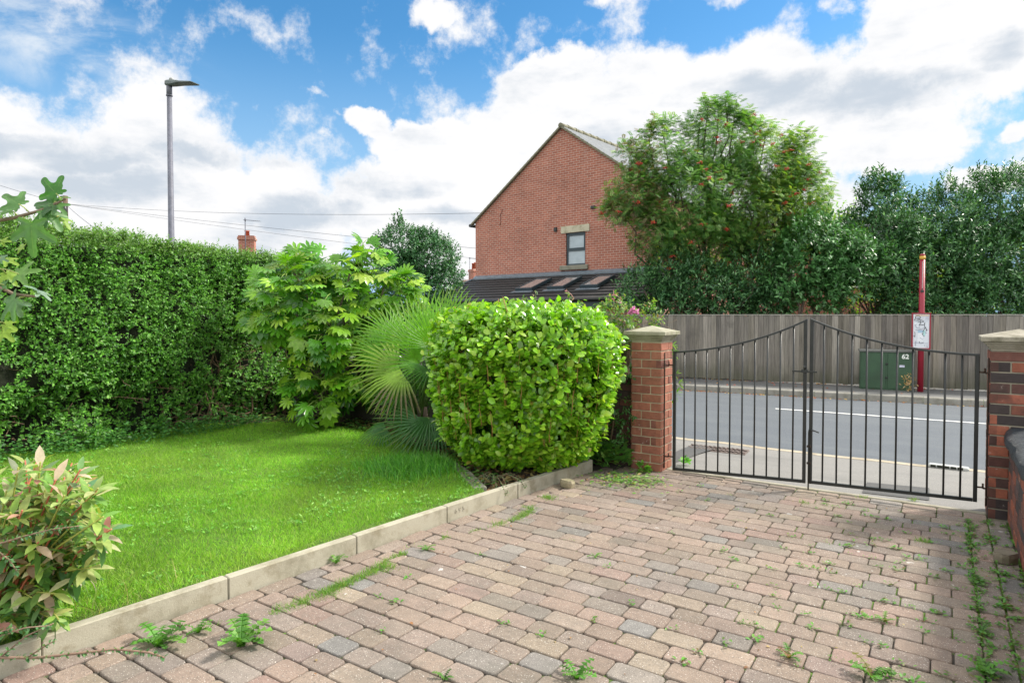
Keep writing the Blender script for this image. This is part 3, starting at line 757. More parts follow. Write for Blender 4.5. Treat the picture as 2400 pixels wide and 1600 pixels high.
def gate(P, Bm, hinge, label):
    S = smoothP(P); x0, x1 = S[0].x, S[-1].x; zb = lambda x: float(np.interp(x, [Bm[0].x, Bm[1].x], [Bm[0].z, Bm[1].z]))
    root = thing('iron_gate', label, 'gate', ((x0+x1)/2, GY, 0)); root.location = (0, 0, 0)
    mb = MB(); w_ = .024
    for x in (x0+w_/2, x1-w_/2):
        mb = MB(); bar(mb, x-w_/2, x+w_/2, zb(x)-.012, (S[0].z if x < (x0+x1)/2 else S[-1].z)-.001, .024); mb.build('stile', m_iron, root)
    mb = MB(); rings = []
    for p in S: rings.append([(p.x, GY-.014, p.z-.003), (p.x, GY-.014, p.z+.010), (p.x, GY-.010, p.z+.013), (p.x, GY+.010, p.z+.013), (p.x, GY+.014, p.z+.010), (p.x, GY+.014, p.z-.003)])
    mb.loft(rings); mb.build('top_rail', m_iron, root)
    mb = MB(); a0, a1 = x0+w_+.001, x1-w_-.001
    mb.loft([[(x, GY-.0105, zb(x)-.011), (x, GY-.0105, zb(x)+.011), (x, GY+.0105, zb(x)+.011), (x, GY+.0105, zb(x)-.011)] for x in (a0, a1)]); mb.build('bottom_rail', m_iron, root)
    for k in range(1, 11):
        x = x0 + (x1-x0)*k/11; mb = MB(); zt = float(np.interp(x, [p.x for p in S], [p.z for p in S]))
        mb.tube([(x, GY, zb(x)+.0105), (x+.0015*math.sin(k*2.1), GY, (zb(x)+zt)/2), (x, GY, zt-.002)], .0066, 8); mb.build('bar', m_iron, root)
    return root, S, zb
gl, SL, zbl = gate(Lp, Lb, -1, 'left black iron gate leaf, hung from the clean red brick pillar')
gr, SR, zbr = gate(Rp, Rb, 1, 'right black iron gate leaf with drop bolt, hung from the sooty pillar')
# latch on the left leaf, drop bolt on the right one, lift-off hinges
zl = YP(1888, 870, GY).z; xl = SL[-1].x
mb = MB(); mb.obox((xl-.012+.0, GY-.022, zl), (1, 0, 0), (0, 0, 1), (0, -1, 0), .088, .006, .006, .001); mb.obox((xl-.012, GY-.018, zl+.004), (1, 0, 0), (0, 0, 1), (0, -1, 0), .022, .013, .012, .002)
mb.tube([(xl-.012, GY-.024, zl+.01), (xl-.012, GY-.026, zl+.05)], [.006, .010], 8); mb.build('latch', m_iron, gl)
xb = SR[0].x; za, zz_ = YP(1903, 1006, GY).z, YP(1896, 1146, GY).z
mb = MB(); mb.tube([(xb+.075, GY-.045, za-.012), (xb+.04, GY-.04, za-.002), (xb+.004, GY-.028, za), (xb+.002, GY-.026, za-.02), (xb+.002, GY-.026, za-.2), (xb+.002, GY-.026, max(zz_, .0))], .0055, 8); mb.build('drop_bolt', m_iron, gr)
mb = MB()
for dz in (-.13, -.26): mb = MB(); mb.obox((xb+.002, GY-.020, za+dz), (1, 0, 0), (0, 0, 1), (0, -1, 0), .014, .008, .008, .002); mb.build('bolt_keeper', m_rust, gr)
for (root, x, sgn, pts, px) in ((gl, SL[0].x, -1, [(1571, 855), (1571, 1069)], LX1), (gr, SR[-1].x, 1, [(2305, 872), (2305, 1142)], RX0)):
    for (hx, hy) in pts:
        z = YP(hx, hy, GY).z; mb = MB(); xm = (x+px)/2
        mb.tube([(x+sgn*.0, GY-.004, z), (xm, GY-.004, z)], .006, 8); mb.tube([(xm, GY-.004, z-.006), (xm, GY-.004, z+.028)], .006, 8); mb.tube([(xm, GY-.004, z-.004), (px+sgn*.004, GY-.004, z-.004)], .007, 6)
        mb.build('hinge', m_rust, root)
for (px, sgn, rt, lab) in ((LX1, 1, (1566, 826, 1095), 'thin rusty vertical rod fixed to the side of the clean red pillar'), (RX0, -1, (2311, 838, 1182), 'thin rusty vertical rod fixed to the side of the sooty pillar')):
    mb = MB(); z1 = YP(rt[0], rt[1], GY).z; z0 = YP(rt[0], rt[2], GY).z
    y = GY-.035; mb.tube([(px+sgn*.012, y, z0+(z1-z0)*t) for t in (0, .3, .7, 1)], [.006, .0055, .006, .005], 7)
    for t in (.06, .5, .9): mb.obox((px+sgn*.009, y, z0+(z1-z0)*t), (1, 0, 0), (0, 0, 1), (0, -1, 0), .008, .006, .012)
    tag(mb.build('hinge_rod', m_rust), lab, 'iron rod')
# ---------------------------------------------------------------- timber fence across the road
def wood_mat():
    m_, t, p, o = mat_new('weathered_fence_board'); co = coords(t); c = attr(t)
    st = t.noise(t.vmath('MULTIPLY', co, (18, 18, .9)), 2.2, 8, .7); c = t.mix(1.0, c, t.ramp(st, [(.25, .45), (.5, 1), (.75, 1.5)]), 'MULTIPLY')
    sp = t.new('ShaderNodeSeparateXYZ'); t.l.new(co, sp.inputs[0])
    low = t.smooth(t.math('ADD', sp.outputs[2], t.math('MULTIPLY', t.noise(co, 3, 5), .7)), .75, .25)
    c = t.mix(t.math('MULTIPLY', low, .6), c, (.06, .065, .035, 1))
    c = t.mix(t.math('MULTIPLY', t.smooth(t.noise(co, 1.6, 6, .7), .55, .72), .55), c, (.075, .07, .06, 1))
    c = t.mix(t.math('MULTIPLY', t.smooth(t.noise(co, 9, 3, .5), .74, .78), .8), c, (.02, .018, .015, 1))
    t.l.new(c, p.inputs['Base Color']); p.inputs['Roughness'].default_value = .9; bump(t, p, st, .5, .006); return m_
m_wood = wood_mat()
FX0, FX1 = -14.0, 5.5
fa = Vector((FX0, fpos(FX0), 0)); fb = Vector((FX1, fpos(FX1), 0)); fd = (fb-fa).normalized(); fn = Vector((fd.y, -fd.x, 0)); FL = (fb-fa).length
def fz(px_y): return None
FT = 1.36 + .012
fence = thing('timber_fence', 'long grey weathered close boarded timber fence across the road', 'fence')
mb = MB(); s = 0; k = 0
WC = [(.190, .172, .148), (.160, .145, .128), (.228, .208, .178), (.125, .115, .102), (.18, .162, .132)]
while s < FL:
    wd = random.choice([.095, .10, .105, .115]); off = .014 if k % 2 else .0
    c = fa + fd*(s+wd/2) + fn*(off+.01)
    z1 = FT - .024 + random.uniform(-.012, .006); z0 = -.125+random.uniform(0, .02); gp_ = 1 if int(s/2.4) % 2 else 0
    mb.obox((c.x, c.y, (z0+z1)/2), fd, (0, 0, 1), fn, wd/2-.0005, (z1-z0)/2, .009, .003, col=tuple(palette(1, WC, [3, 3, 2, 1.2, 2], .17)[0]*(1.04 if gp_ else .95)))
    s += wd-.003; k += 1
mb.build('boards', m_wood, fence)
mb = MB(); c = (fa+fb)/2 + fn*.012; mb.obox((c.x, c.y, FT-.012), fd, (0, 0, 1), fn, FL/2, .014, .024, .003, col=(.24, .23, .20)); mb.build('capping_rail', m_wood, fence)

# ---------------------------------------------------------------- green street cabinet "62"
def onfence(px, py, off):
    """where the picture point falls on a plane parallel to the fence"""
    d = ray(px, py); o_ = fa + fn*off; t = (o_-C0).dot(fn)/d.dot(fn); return C0 + d*t
m_green = M('cabinet_green_paint', (.028, .075, .035), .45, var=.3, scale=3, bs=.1, scratch=((.10, .045, .03, 1), 7, .70))
m_greend = M('cabinet_lid_grey', (.12, .125, .115), .6, var=.3, scale=5)
p0 = onfence(2015, 905, .55); p1 = onfence(2142, 905, .55)
ua = (p0-fa).dot(fd); ub = (p1-fa).dot(fd); zt = onfence(2080, 824, .55).z; zb = -.14
cab = thing('street_cabinet', 'dark green two door street cabinet numbered 62 against the fence', 'street cabinet')
def FB(u, off, z): v = fa + fd*u + fn*off; return Vector((v.x, v.y, z))
um = (ua+ub)/2; mb = MB(); mb.obox(FB(um, .36, (zt+zb)/2-.005), fd, (0, 0, 1), fn, (ub-ua)/2, (zt-zb)/2, .19, .006); mb.build('body', m_green, cab)
mb = MB(); mb.obox(FB(um, .36, zt+.012), fd, (0, 0, 1), fn, (ub-ua)/2+.02, .022, .215, .006); mb.build('lid', m_greend, cab)
for sg in (-1, 1):
    mb = MB(); hw = (ub-ua)/4-.018; mb.obox(FB(um+sg*((ub-ua)/4), .556, (zt+zb)/2-.005), fd, (0, 0, 1), fn, hw, (zt-zb)/2-.03, .008, .004); mb.build('door', m_green, cab)
for zz in (.32, .68):
    mb = MB(); zc = zb + (zt-zb)*zz; mb.obox(FB(um, .570, zc), fd, (0, 0, 1), fn, .018, .018, .008, .004); mb.tube([FB(um, .578, zc), FB(um, .59, zc)], .007, 8); mb.build('lock', m_iron, cab)
m_white = M('white_paint', (.75, .78, .74), .5, var=.12)
pc = onfence(2122, 836, .568)
mb = MB(); uc = (pc-fa).dot(fd)
text_mesh('number', '62', .125, m_white, basis(fd, Vector((0, 0, 1)), fn, FB(uc, .567, pc.z)), cab, .001, .004)
pc = onfence(2114, 858, .568); mb = MB(); mb.obox(FB((pc-fa).dot(fd), .566, pc.z), fd, (0, 0, 1), fn, .045, .022, .001); st = mb.build('sticker', M('pale_sticker', (.55, .55, .68), .5, var=.3, scale=30), cab)

# ---------------------------------------------------------------- bus stop post with timetable case
m_red = M('red_enamel', (.27, .010, .028), .42, var=.2, scale=5, spec=.5)
m_yel = M('yellow_band', (.62, .36, .05), .5)
bs = thing('bus_stop', 'dark red bus stop post with yellow band and graffitied timetable case', 'bus stop')
pb = onfence(2157, 905, .62); ub_ = (pb-fa).dot(fd); offb = .62
ztop = onfence(2162, 596, offb).z; zc1 = onfence(2160, 733, offb+.06).z; zc0 = onfence(2160, 818, offb+.06).z
mb = MB(); mb.tube([FB(ub_, offb, -.15), FB(ub_, offb, ztop-.10)], [.052, .048], 14); mb.build('post', m_red, bs)
mb = MB(); mb.tube([FB(ub_, offb, ztop-.10), FB(ub_, offb, ztop-.035)], .052, 14); mb.build('band', m_yel, bs)
mb = MB(); mb.tube([FB(ub_, offb, ztop-.035), FB(ub_, offb, ztop-.004), FB(ub_, offb, ztop+.008)], [.047, .047, .03], 14); mb.build('top_cap', m_red, bs)
mb = MB(); mb.obox(FB(ub_, offb+.052, ztop-.42), fd, (0, 0, 1), fn, .005, .28, .003); mb.build('flag_slot', M('slot_grey', (.45, .42, .40), .5), bs)
mb = MB(); mb.obox(FB(ub_, offb+.050, ztop-.72), fd, (0, 0, 1), fn, .03, .022, .006, .003); mb.tube([FB(ub_, offb+.05, ztop-.68), FB(ub_, offb+.062, ztop-.68)], .012, 6); mb.build('bracket', m_iron, bs)
xc0 = (onfence(2136, 780, offb+.07)-fa).dot(fd); xc1 = (onfence(2181, 780, offb+.07)-fa).dot(fd); uc = (xc0+xc1)/2; hw = (xc1-xc0)/2; zc = (zc0+zc1)/2; hh = (zc1-zc0)/2
mb = MB(); mb.obox(FB(uc, offb+.075, zc), fd, (0, 0, 1), fn, hw, hh, .022, .004); case = mb.build('timetable_case', m_red, bs)
OFF = offb+.098
mb = MB()
for (du, dz, a_, b_) in ((0, hh-.012, hw, .012), (0, -hh+.012, hw, .012)): mb.obox(FB(uc+du, OFF+.004, zc+dz), fd, (0, 0, 1), fn, a_, b_, .008, .002)
for sg in (-1, 1): mb.obox(FB(uc+sg*(hw-.012), OFF+.004, zc), fd, (0, 0, 1), fn, .012, hh-.0242, .008, .002)
mb.build('frame', m_red, case)
def paper_mat():
    m_, t, p, o = mat_new('faded_timetable'); c = attr(t); c = t.mix(1.0, c, t.ramp(t.noise(coords(t), 14, 6, .7), [(.3, .85), (.7, 1.05)]), 'MULTIPLY')
    t.l.new(c, p.inputs['Base Color']); p.inputs['Roughness'].default_value = .3; return m_
m_paper = paper_mat(); mb = MB(); iw, ih = hw-.024, hh-.024
mb.obox(FB(uc, OFF-.002, zc), fd, (0, 0, 1), fn, iw, ih, .003, 0, col=(.66, .69, .74))
def PP(u, v): return uc + (u-.5)*2*iw, zc + (.5-v)*2*ih      # u, v in 0..1 across the panel
lay = .0012
for (u0, u1, v0, v1, col) in ((.12, .95, .02, .06, (.62, .47, .33)), (.10, .70, .07, .155, (.58, .60, .66)), (.74, .96, .07, .16, (.50, .52, .60)), (.05, .95, .165, .24, (.57, .60, .66)), (.30, .62, .475, .55, (.36, .52, .66)), (.62, .76, .48, .64, (.42, .66, .66)), (.28, .60, .56, .80, (.76, .78, .82)), (.05, .92, .845, .87, (.46, .48, .55)), (.70, .76, .91, .935, (.3, .32, .36)), (.84, .90, .91, .935, (.3, .32, .36)), (.85, .92, .96, .975, (.12, .12, .15))):
    a_, b_ = PP(u0, v1), PP(u1, v0); mb.obox(FB((a_[0]+b_[0])/2, OFF+.0016+lay*.2, (a_[1]+b_[1])/2), fd, (0, 0, 1), fn, (b_[0]-a_[0])/2, (b_[1]-a_[1])/2, lay*.5, 0, col=col); lay += .0003
tt = mb.build('timetable_sheet', m_paper, case)
mb = MB()
def stroke(pts, w_, col):
    q = [((x-265)/475, (y-180)/1065) for x, y in pts]; P_ = [PP(u, v) for u, v in q]; sm_ = []
    for i in range(len(P_)-1):
        p0, p1, p2, p3 = P_[max(i-1, 0)], P_[i], P_[i+1], P_[min(i+2, len(P_)-1)]
        for k in range(5):
            t = k/5; sm_.append(tuple(.5*((2*p1[j]) + (-p0[j]+p2[j])*t + (2*p0[j]-5*p1[j]+4*p2[j]-p3[j])*t*t + (-p0[j]+3*p1[j]-3*p2[j]+p3[j])*t**3) for j in (0, 1)))
    sm_.append(P_[-1]); mb.tube([FB(p[0], OFF+.0045, p[1]) for p in sm_], w_, 5, col=col)
K = (.012, .012, .02)
stroke([(330, 310), (335, 260), (390, 235), (460, 260), (480, 295), (430, 310), (370, 305), (330, 320), (300, 370), (400, 380), (420, 370), (370, 330)], .0042, K)
stroke([(400, 305), (470, 350), (560, 395), (570, 420), (480, 420), (400, 430)], .0042, K); stroke([(440, 340), (470, 380), (480, 470), (510, 465), (450, 510), (520, 525), (600, 495), (605, 445), (600, 540), (610, 600), (570, 700), (555, 740), (560, 790), (520, 800)], .0040, K)
stroke([(600, 560), (650, 640), (668, 690), (640, 700)], .005, K); stroke([(560, 780), (545, 830), (610, 880)], .0035, K)
stroke([(370, 500), (330, 520), (330, 560), (400, 620), (500, 640), (590, 620)], .0028, (.12, .13, .22)); stroke([(335, 665), (440, 680), (550, 690)], .0032, (.10, .12, .2))
stroke([(312, 740), (325, 800), (318, 910)], .0042, K); stroke([(275, 868), (330, 868)], .0032, K); stroke([(600, 740), (660, 775), (650, 760)], .003, (.1, .1, .2))
stroke([(455, 1040), (460, 1080), (500, 1098), (580, 1065)], .0038, K); stroke([(320, 1050), (360, 1040), (345, 1100), (348, 1190)], .0026, (.1, .1, .16)); stroke([(470, 920), (550, 975)], .003, (.1, .12, .2)); stroke([(440, 500), (445, 610)], .0025, (.14, .14, .24))
mb.build('graffiti', M('graffiti_ink', None, .4, var=.05), case)

# ---------------------------------------------------------------- iron grating and slotted gully
g0, g1, g2, g3 = [G(x, y, -.03) for x, y in ((1632, 1043), (1762, 1056), (1740, 1067), (1596, 1052))]
gc = (g0+g1+g2+g3)/4; du = ((g1-g0)+(g2-g3)).normalized()
gt = thing('manhole_cover', 'rusty ribbed iron cover set in the pavement behind the left gate leaf', 'manhole cover', (gc.x, gc.y, 0)); gt.location = (0, 0, 0)
q = Vector((-du.y, du.x, 0)); L = ((g1-g0).length+(g2-g3).length)/4; D_ = .13
m_cov = M('ribbed_cover', (.15, .115, .10), .7, .2, .4, 20, .3)
mb = MB(); mb.obox((gc.x, gc.y, -.030), du, q, (0, 0, 1), L, D_, .010, .002); mb.build('plate', m_cov, gt)
for r in range(2):
    for k in range(12):
        c = gc + du*(-L+.04+k*(2*L-.08)/11) + q*(D_*.46*(-1 if r else 1)); mb = MB(); mb.obox((c.x, c.y, -.016), (du*.8+q*.6), (q*.8-du*.6), (0, 0, 1), .011, .05, .006, .002); mb.build('rib', m_cov, gt)
ga, gb = G(2176, 1092, -.03), G(2272, 1103, -.03)
gu = thing('kerb_drain', 'white slotted drain unit set in the dropped kerb by the road', 'kerb drain'); d = (gb-ga).normalized(); q = Vector((-d.y, d.x, 0)); L = (gb-ga).length
m_dr = M('pale_drain', (.40, .41, .39), .7, var=.2, scale=30)
c = (ga+gb)/2; mb = MB(); mb.obox((c.x, c.y+.03, -.035), d, q, (0, 0, 1), L/2, .045, .028, .008); mb.build('body', m_dr, gu)
for k in range(5):
    c = ga.lerp(gb, (k+.7)/6); mb = MB(); mb.tube([(c.x-d.x*.02, c.y-.016-d.y*.02, -.018), (c.x+d.x*.02, c.y-.016+d.y*.02, -.018)], .011, 8); mb.build('slot', m_dark, gu)

# ---------------------------------------------------------------- street lamp
m_galv = M('galvanised_steel', (.12, .125, .16), .6, .0, .35, 9, .1)
m_lant = M('lantern_grey', (.10, .125, .125), .5, .1, .15)
lz = 14.0; lb = AT(402, 590, lz); lt = AT(402, 205, lz); sl = thing('street_lamp', 'tall grey steel street lamp rising behind the hedge', 'street lamp', (lb.x, lb.y, 0)); sl.location = (0, 0, 0)
mb = MB(); mb.tube([(lb.x, lb.y, -.3), (lb.x, lb.y, 1.3), (lb.x, lb.y, lt.z-.18)], [.075, .068, .050], 16); pole = mb.build('pole', m_galv, sl)
mb = MB(); mb.tube([(lb.x, lb.y, lt.z-.18), (lb.x, lb.y, lt.z+.05)], .058, 14); mb.tube([(lb.x, lb.y, lt.z-.19), (lb.x, lb.y, lt.z-.165)], .066, 14); mb.build('spigot', m_galv, sl)
hd = (Vector(R3)*.93 - Vector(F3)*.36).normalized(); q = Vector((-hd.y, hd.x, 0)); tp = Vector((lb.x, lb.y, lt.z+.09)); ht = (hd + Vector((0, 0, -.13))).normalized(); up = q.cross(ht)*-1
mb = MB(); rings = []
if up.z < 0: up = -up
for (s, w_, a_, b_) in ((-.09, .035, -.03, .03), (-.05, .075, -.06, .055), (.05, .085, -.06, .06), (.16, .09, -.055, .055), (.30, .12, -.035, .045), (.34, .125, -.03, .03), (.72, .125, -.02, .012), (.76, .11, -.008, .006)):
    c = tp + ht*s; rings.append([c-q*w_+up*a_*.6, c-q*w_*.7+up*a_, c+q*w_*.7+up*a_, c+q*w_+up*a_*.6, c+q*w_+up*b_*.5, c+q*w_*.6+up*b_, c-q*w_*.6+up*b_, c-q*w_+up*b_*.5])
mb.loft(rings, True, sm=False); lan = mb.build('lantern', m_lant, sl)
mb = MB(); c = tp+ht*.06+up*.062; mb.tube([c, c+up*.03, c+up*.055], [.05, .048, .03], 12); mb.build('light_sensor', M('sensor_grey', (.35, .36, .36), .5), lan)

# ---------------------------------------------------------------- gable-ended house across the road
def brick_tex(name, c1, c2, mort, bw=.215, bh=.065, mt=.010, plane='xz', var=.2):
    m_, t, p, o = mat_new(name); co = coords(t); sp = t.new('ShaderNodeSeparateXYZ'); t.l.new(co, sp.inputs[0])
    cb = t.new('ShaderNodeCombineXYZ'); t.l.new(sp.outputs[0] if plane == 'xz' else sp.outputs[1], cb.inputs[0]); t.l.new(sp.outputs[2], cb.inputs[1])
    bt = t.new('ShaderNodeTexBrick'); t.l.new(cb.outputs[0], bt.inputs[0]); bt.inputs['Scale'].default_value = 1
    bt.inputs['Brick Width'].default_value = bw; bt.inputs['Row Height'].default_value = bh+mt; bt.inputs['Mortar Size'].default_value = mt*.62; bt.inputs['Mortar Smooth'].default_value = .3
    bt.inputs['Color1'].default_value = (*c1, 1); bt.inputs['Color2'].default_value = (*c2, 1); bt.inputs['Mortar'].default_value = (*mort, 1); bt.inputs['Bias'].default_value = .0
    c = t.mix(1.0, bt.outputs[0], t.ramp(t.noise(co, .8, 6, .6), [(.3, 1-var), (.7, 1+var*.6)]), 'MULTIPLY')
    c = t.mix(1.0, c, t.ramp(t.noise(co, 14, 5, .7), [(.25, .8), (.75, 1.15)]), 'MULTIPLY')
    c = t.mix(t.math('MULTIPLY', t.smooth(t.noise(t.vmath('MULTIPLY', co, (1, 1, .5)), 1.7, 7, .7), .58, .75), .25), c, (.50, .36, .31, 1))
    t.l.new(c, p.inputs['Base Color']); p.inputs['Roughness'].default_value = .9; bump(t, p, t.math('SUBTRACT', 1, bt.outputs['Fac']), .4, .01); return m_
m_hb = brick_tex('house_brick', (.41, .145, .095), (.31, .105, .07), (.52, .43, .36))
m_hby = brick_tex('house_side_brick', (.36, .115, .075), (.27, .085, .06), (.52, .43, .36), plane='yz')
m_slate = M('roof_slate', (.19, .20, .21), .55, var=.35, scale=5, bs=.3, bscale=12, bdist=.02)
m_tile = M('dark_concrete_tile', (.036, .035, .036), .62, var=.35, scale=4, bs=.3, bscale=50, scratch=((.10, .10, .10, 1), 3, .66))
m_stone = stone_mat('pale_lintel_stone', (.50, .46, .34), sp=60)
m_stone2 = stone_mat('sooty_sill_stone', (.24, .23, .18), sp=60)
m_anth = M('anthracite_frame', (.035, .055, .068), .4, var=.1)
m_lead = M('lead_flashing', (.14, .17, .20), .5, .2, .3, 8)
m_verge = M('mossy_verge', (.19, .18, .12), .8, var=.4, scale=9)
def glass_mat(name, c, rough=.08):
    m_, t, p, o = mat_new(name); n = t.noise(coords(t), 4, 4, .6); t.l.new(t.mix(n, (c[0]*.6, c[1]*.6, c[2]*.6, 1), (*c, 1)), p.inputs['Base Color']); p.inputs['Roughness'].default_value = rough
    p.inputs['Specular IOR Level'].default_value = .8; return m_
m_glassw = glass_mat('frosted_pane', (.42, .50, .55), .25); m_glassd = glass_mat('dark_pane', (.03, .035, .04), .05)
HA = math.radians(34.03-40); hc = Vector((-1.355*R3[0]+23.9*F3[0], -1.355*R3[1]+23.9*F3[1], 0))
Hm = Matrix.Translation(hc) @ Matrix.Rotation(HA, 4, 'Z'); Hi = Hm.inverted()
def gab(px, py, yy=0.0):
    o_ = Hi @ C0; d = Hi.to_3x3() @ ray(px, py); t = (yy-o_.y)/d.y; return o_ + d*t
house = thing('brick_house', 'tall red brick house with plain gable end, one grey window and dark lean-to roof', 'house', hc, HA)
pe, pl_ = gab(1317, 300), gab(1115, 522)
RX = pe.x; RZ = pe.z; EZ = pl_.z; Wd = 2*RX; x_l = gab(1115, 600).x; print('house', x_l, RX, RZ, EZ)
wa = gab(1303, 545); wb = gab(1369, 545); wz1 = gab(1335, 546).z; wz0 = gab(1335, 622).z
wx0, wx1 = gab(1326, 590).x, gab(1372, 590).x
GZ = -.42; BD = 9.0
mb = MB()   # gable wall with the window opening cut out
def wq(x0, x1, z0, z1): mb.add([(x0, 0, z0), (x1, 0, z0), (x1, 0, z1), (x0, 0, z1)], [(0, 1, 2, 3)])
wq(0, wx0, GZ, EZ); wq(wx1, Wd, GZ, EZ); wq(wx0, wx1, GZ, wz0); wq(wx0, wx1, wz1, EZ)
mb.add([(0, 0, EZ), (Wd, 0, EZ), (RX, 0, RZ)], [(0, 1, 2)]); dp = .11; mb.add([(wx0, 0, wz0), (wx0, dp, wz0), (wx0, dp, wz1), (wx0, 0, wz1), (wx1, 0, wz0), (wx1, dp, wz0), (wx1, dp, wz1), (wx1, 0, wz1)], [(0, 1, 2, 3), (5, 4, 7, 6), (3, 2, 6, 7), (1, 0, 4, 5)])
mb.build('gable_wall', m_hb, house); mb = MB(); mb.add([(0, BD, GZ), (Wd, BD, GZ), (Wd, BD, EZ), (RX, BD, RZ), (0, BD, EZ)], [(4, 3, 2, 1, 0)]); mb.build('rear_gable_wall', m_hb, house)
mb = MB(); mb.add([(0, 0, GZ), (0, 0, EZ), (0, BD, EZ), (0, BD, GZ)], [(0, 1, 2, 3)]); mb.build('side_wall', m_hby, house); mb = MB(); mb.add([(Wd, 0, GZ), (Wd, 0, EZ), (Wd, BD, EZ), (Wd, BD, GZ)], [(3, 2, 1, 0)]); mb.build('side_wall', m_hby, house)
# roof: two slabs of slate with courses, verge and ridge tiles
mb = MB(); ov = .12; s_ = (RZ-EZ)/RX
for sg in (0, 1):
    nrow = 26
    for r in range(nrow):
        t0, t1 = r/nrow, (r+1)/nrow
        def X(t): x = -ov + t*(RX+ov); return x if not sg else Wd-x
        def Z_(t): return EZ - ov*s_ + t*(RX+ov)*s_ + .07
        a_, b_ = (X(t0), Z_(t0)+.018), (X(t1), Z_(t1)+.002)
        vs = [(a_[0], -.09, a_[1]), (b_[0], -.09, b_[1]), (b_[0], BD+.1, b_[1]), (a_[0], BD+.1, a_[1]), (a_[0], -.09, a_[1]-.02), (a_[0], BD+.1, a_[1]-.02)]
        mb.add(vs, [(0, 1, 2, 3) if sg else (3, 2, 1, 0), (0, 3, 5, 4)])
roof = mb.build('roof', m_slate, house)
mb = MB()
for sg in (0, 1):
    def X(x): return x if not sg else Wd-x
    x0 = -ov-.03; P = [(X(x0), EZ+x0*s_+.045), (X(RX), RZ+.045+.0)]
    for (y0, y1, zz0, zz1) in ((-.10, .012, -.040, .028),):
        vs = [(P[0][0], y0, P[0][1]+zz0), (P[1][0], y0, P[1][1]+zz0), (P[1][0], y0, P[1][1]+zz1), (P[0][0], y0, P[0][1]+zz1), (P[0][0], y1, P[0][1]+zz0), (P[1][0], y1, P[1][1]+zz0), (P[1][0], y1, P[1][1]+zz1), (P[0][0], y1, P[0][1]+zz1)]
        mb.add(vs, [(0, 1, 2, 3), (7, 6, 5, 4), (3, 2, 6, 7), (4, 5, 1, 0), (0, 3, 7, 4)])
mb.build('verge', m_verge, roof)
mb = MB(); y = -.1
while y < BD:
    mb.tube([(RX, y, RZ+.07), (RX, y+.40, RZ+.07)], .085, 10); mb.tube([(RX, y+.38, RZ+.07), (RX, y+.45, RZ+.07)], .10, 10); y += .45
mb.build('ridge_tiles', m_verge, roof)
for x0_, x1_ in ((-ov-.12, -ov),): 
    mb = MB(); mb.tube([(-ov-.06, -.12, EZ-ov*s_-.02), (-ov-.06, BD, EZ-ov*s_-.02)], .06, 10); mb.build('gutter', m_iron, roof)
# window
wn = None; mb = MB(); fr = .055; yy0, yy1 = .045, .105; zm = wz0 + (wz1-wz0)*.47
def fb(x0, x1, z0, z1): mb.obox(((x0+x1)/2, (yy0+yy1)/2, (z0+z1)/2), (1, 0, 0), (0, 0, 1), (0, -1, 0), (x1-x0)/2, (z1-z0)/2, (yy1-yy0)/2, .006)
fb(wx0, wx0+fr, wz0, wz1); fb(wx1-fr, wx1, wz0, wz1); fb(wx0+fr, wx1-fr, wz1-fr, wz1); fb(wx0+fr, wx1-fr, wz0, wz0+fr); fb(wx0+fr, wx1-fr, zm-.035, zm+.035)
yy0, yy1 = .030, .060; z_b = wz1-fr
for (x0, x1, z0, z1) in ((wx0+fr-.01, wx0+fr+.03, zm+.03, z_b), (wx1-fr-.03, wx1-fr+.01, zm+.03, z_b), (wx0+fr+.03, wx1-fr-.03, z_b-.035, z_b+.005), (wx0+fr+.03, wx1-fr-.03, zm+.03, zm+.07)): fb(x0, x1, z0, z1)
win = mb.build('window', m_anth, house)
for z0, z1 in ((wz0+fr, zm-.035), (zm+.035, wz1-fr)):
    mb = MB(); mb.box(wx0+fr, wx1-fr, .078, .085, z0, z1); mb.build('pane', m_glassw, win)
la = gab(1316, 540); mb = MB(); lz0, lz1 = wz1+.003, wz1+.235; lx0, lx1 = gab(1315.7, 540).x, gab(1382, 535).x
mb.obox(((lx0+lx1)/2, -.004, (lz0+lz1)/2), (1, 0, 0), (0, 0, 1), (0, -1, 0), (lx1-lx0)/2, (lz1-lz0)/2, .03, .006); mb.build('lintel', m_stone, house)
mb = MB(); sx0, sx1 = gab(1314, 627).x, gab(1379, 624).x; mb.obox(((sx0+sx1)/2, -.02, wz0-.078), (1, 0, 0), (0, 0, 1), (0, -1, 0), (sx1-sx0)/2, .073, .055, .010); mb.build('sill', m_stone2, house)
for (px, py, w_, lab) in ((1303, 538, .07, 'vent'), (1391, 486, .10, 'vent')):
    g = gab(px, py); mb = MB(); mb.obox((g.x, -.03, g.z), (1, 0, 0), (0, 0, 1), (0, -1, 0), w_*.8, w_*.45 if w_ > .08 else w_, .035, .01); mb.build('vent', m_iron, house)
g = [gab(x, y) for x, y in ((1178, 492), (1173, 503), (1174, 520), (1172, 528))]; mb = MB(); mb.tube([(p.x, -.012, p.z) for p in g], .009, 5); mb.build('cable', M('brown_cable', (.16, .05, .04), .6), house)
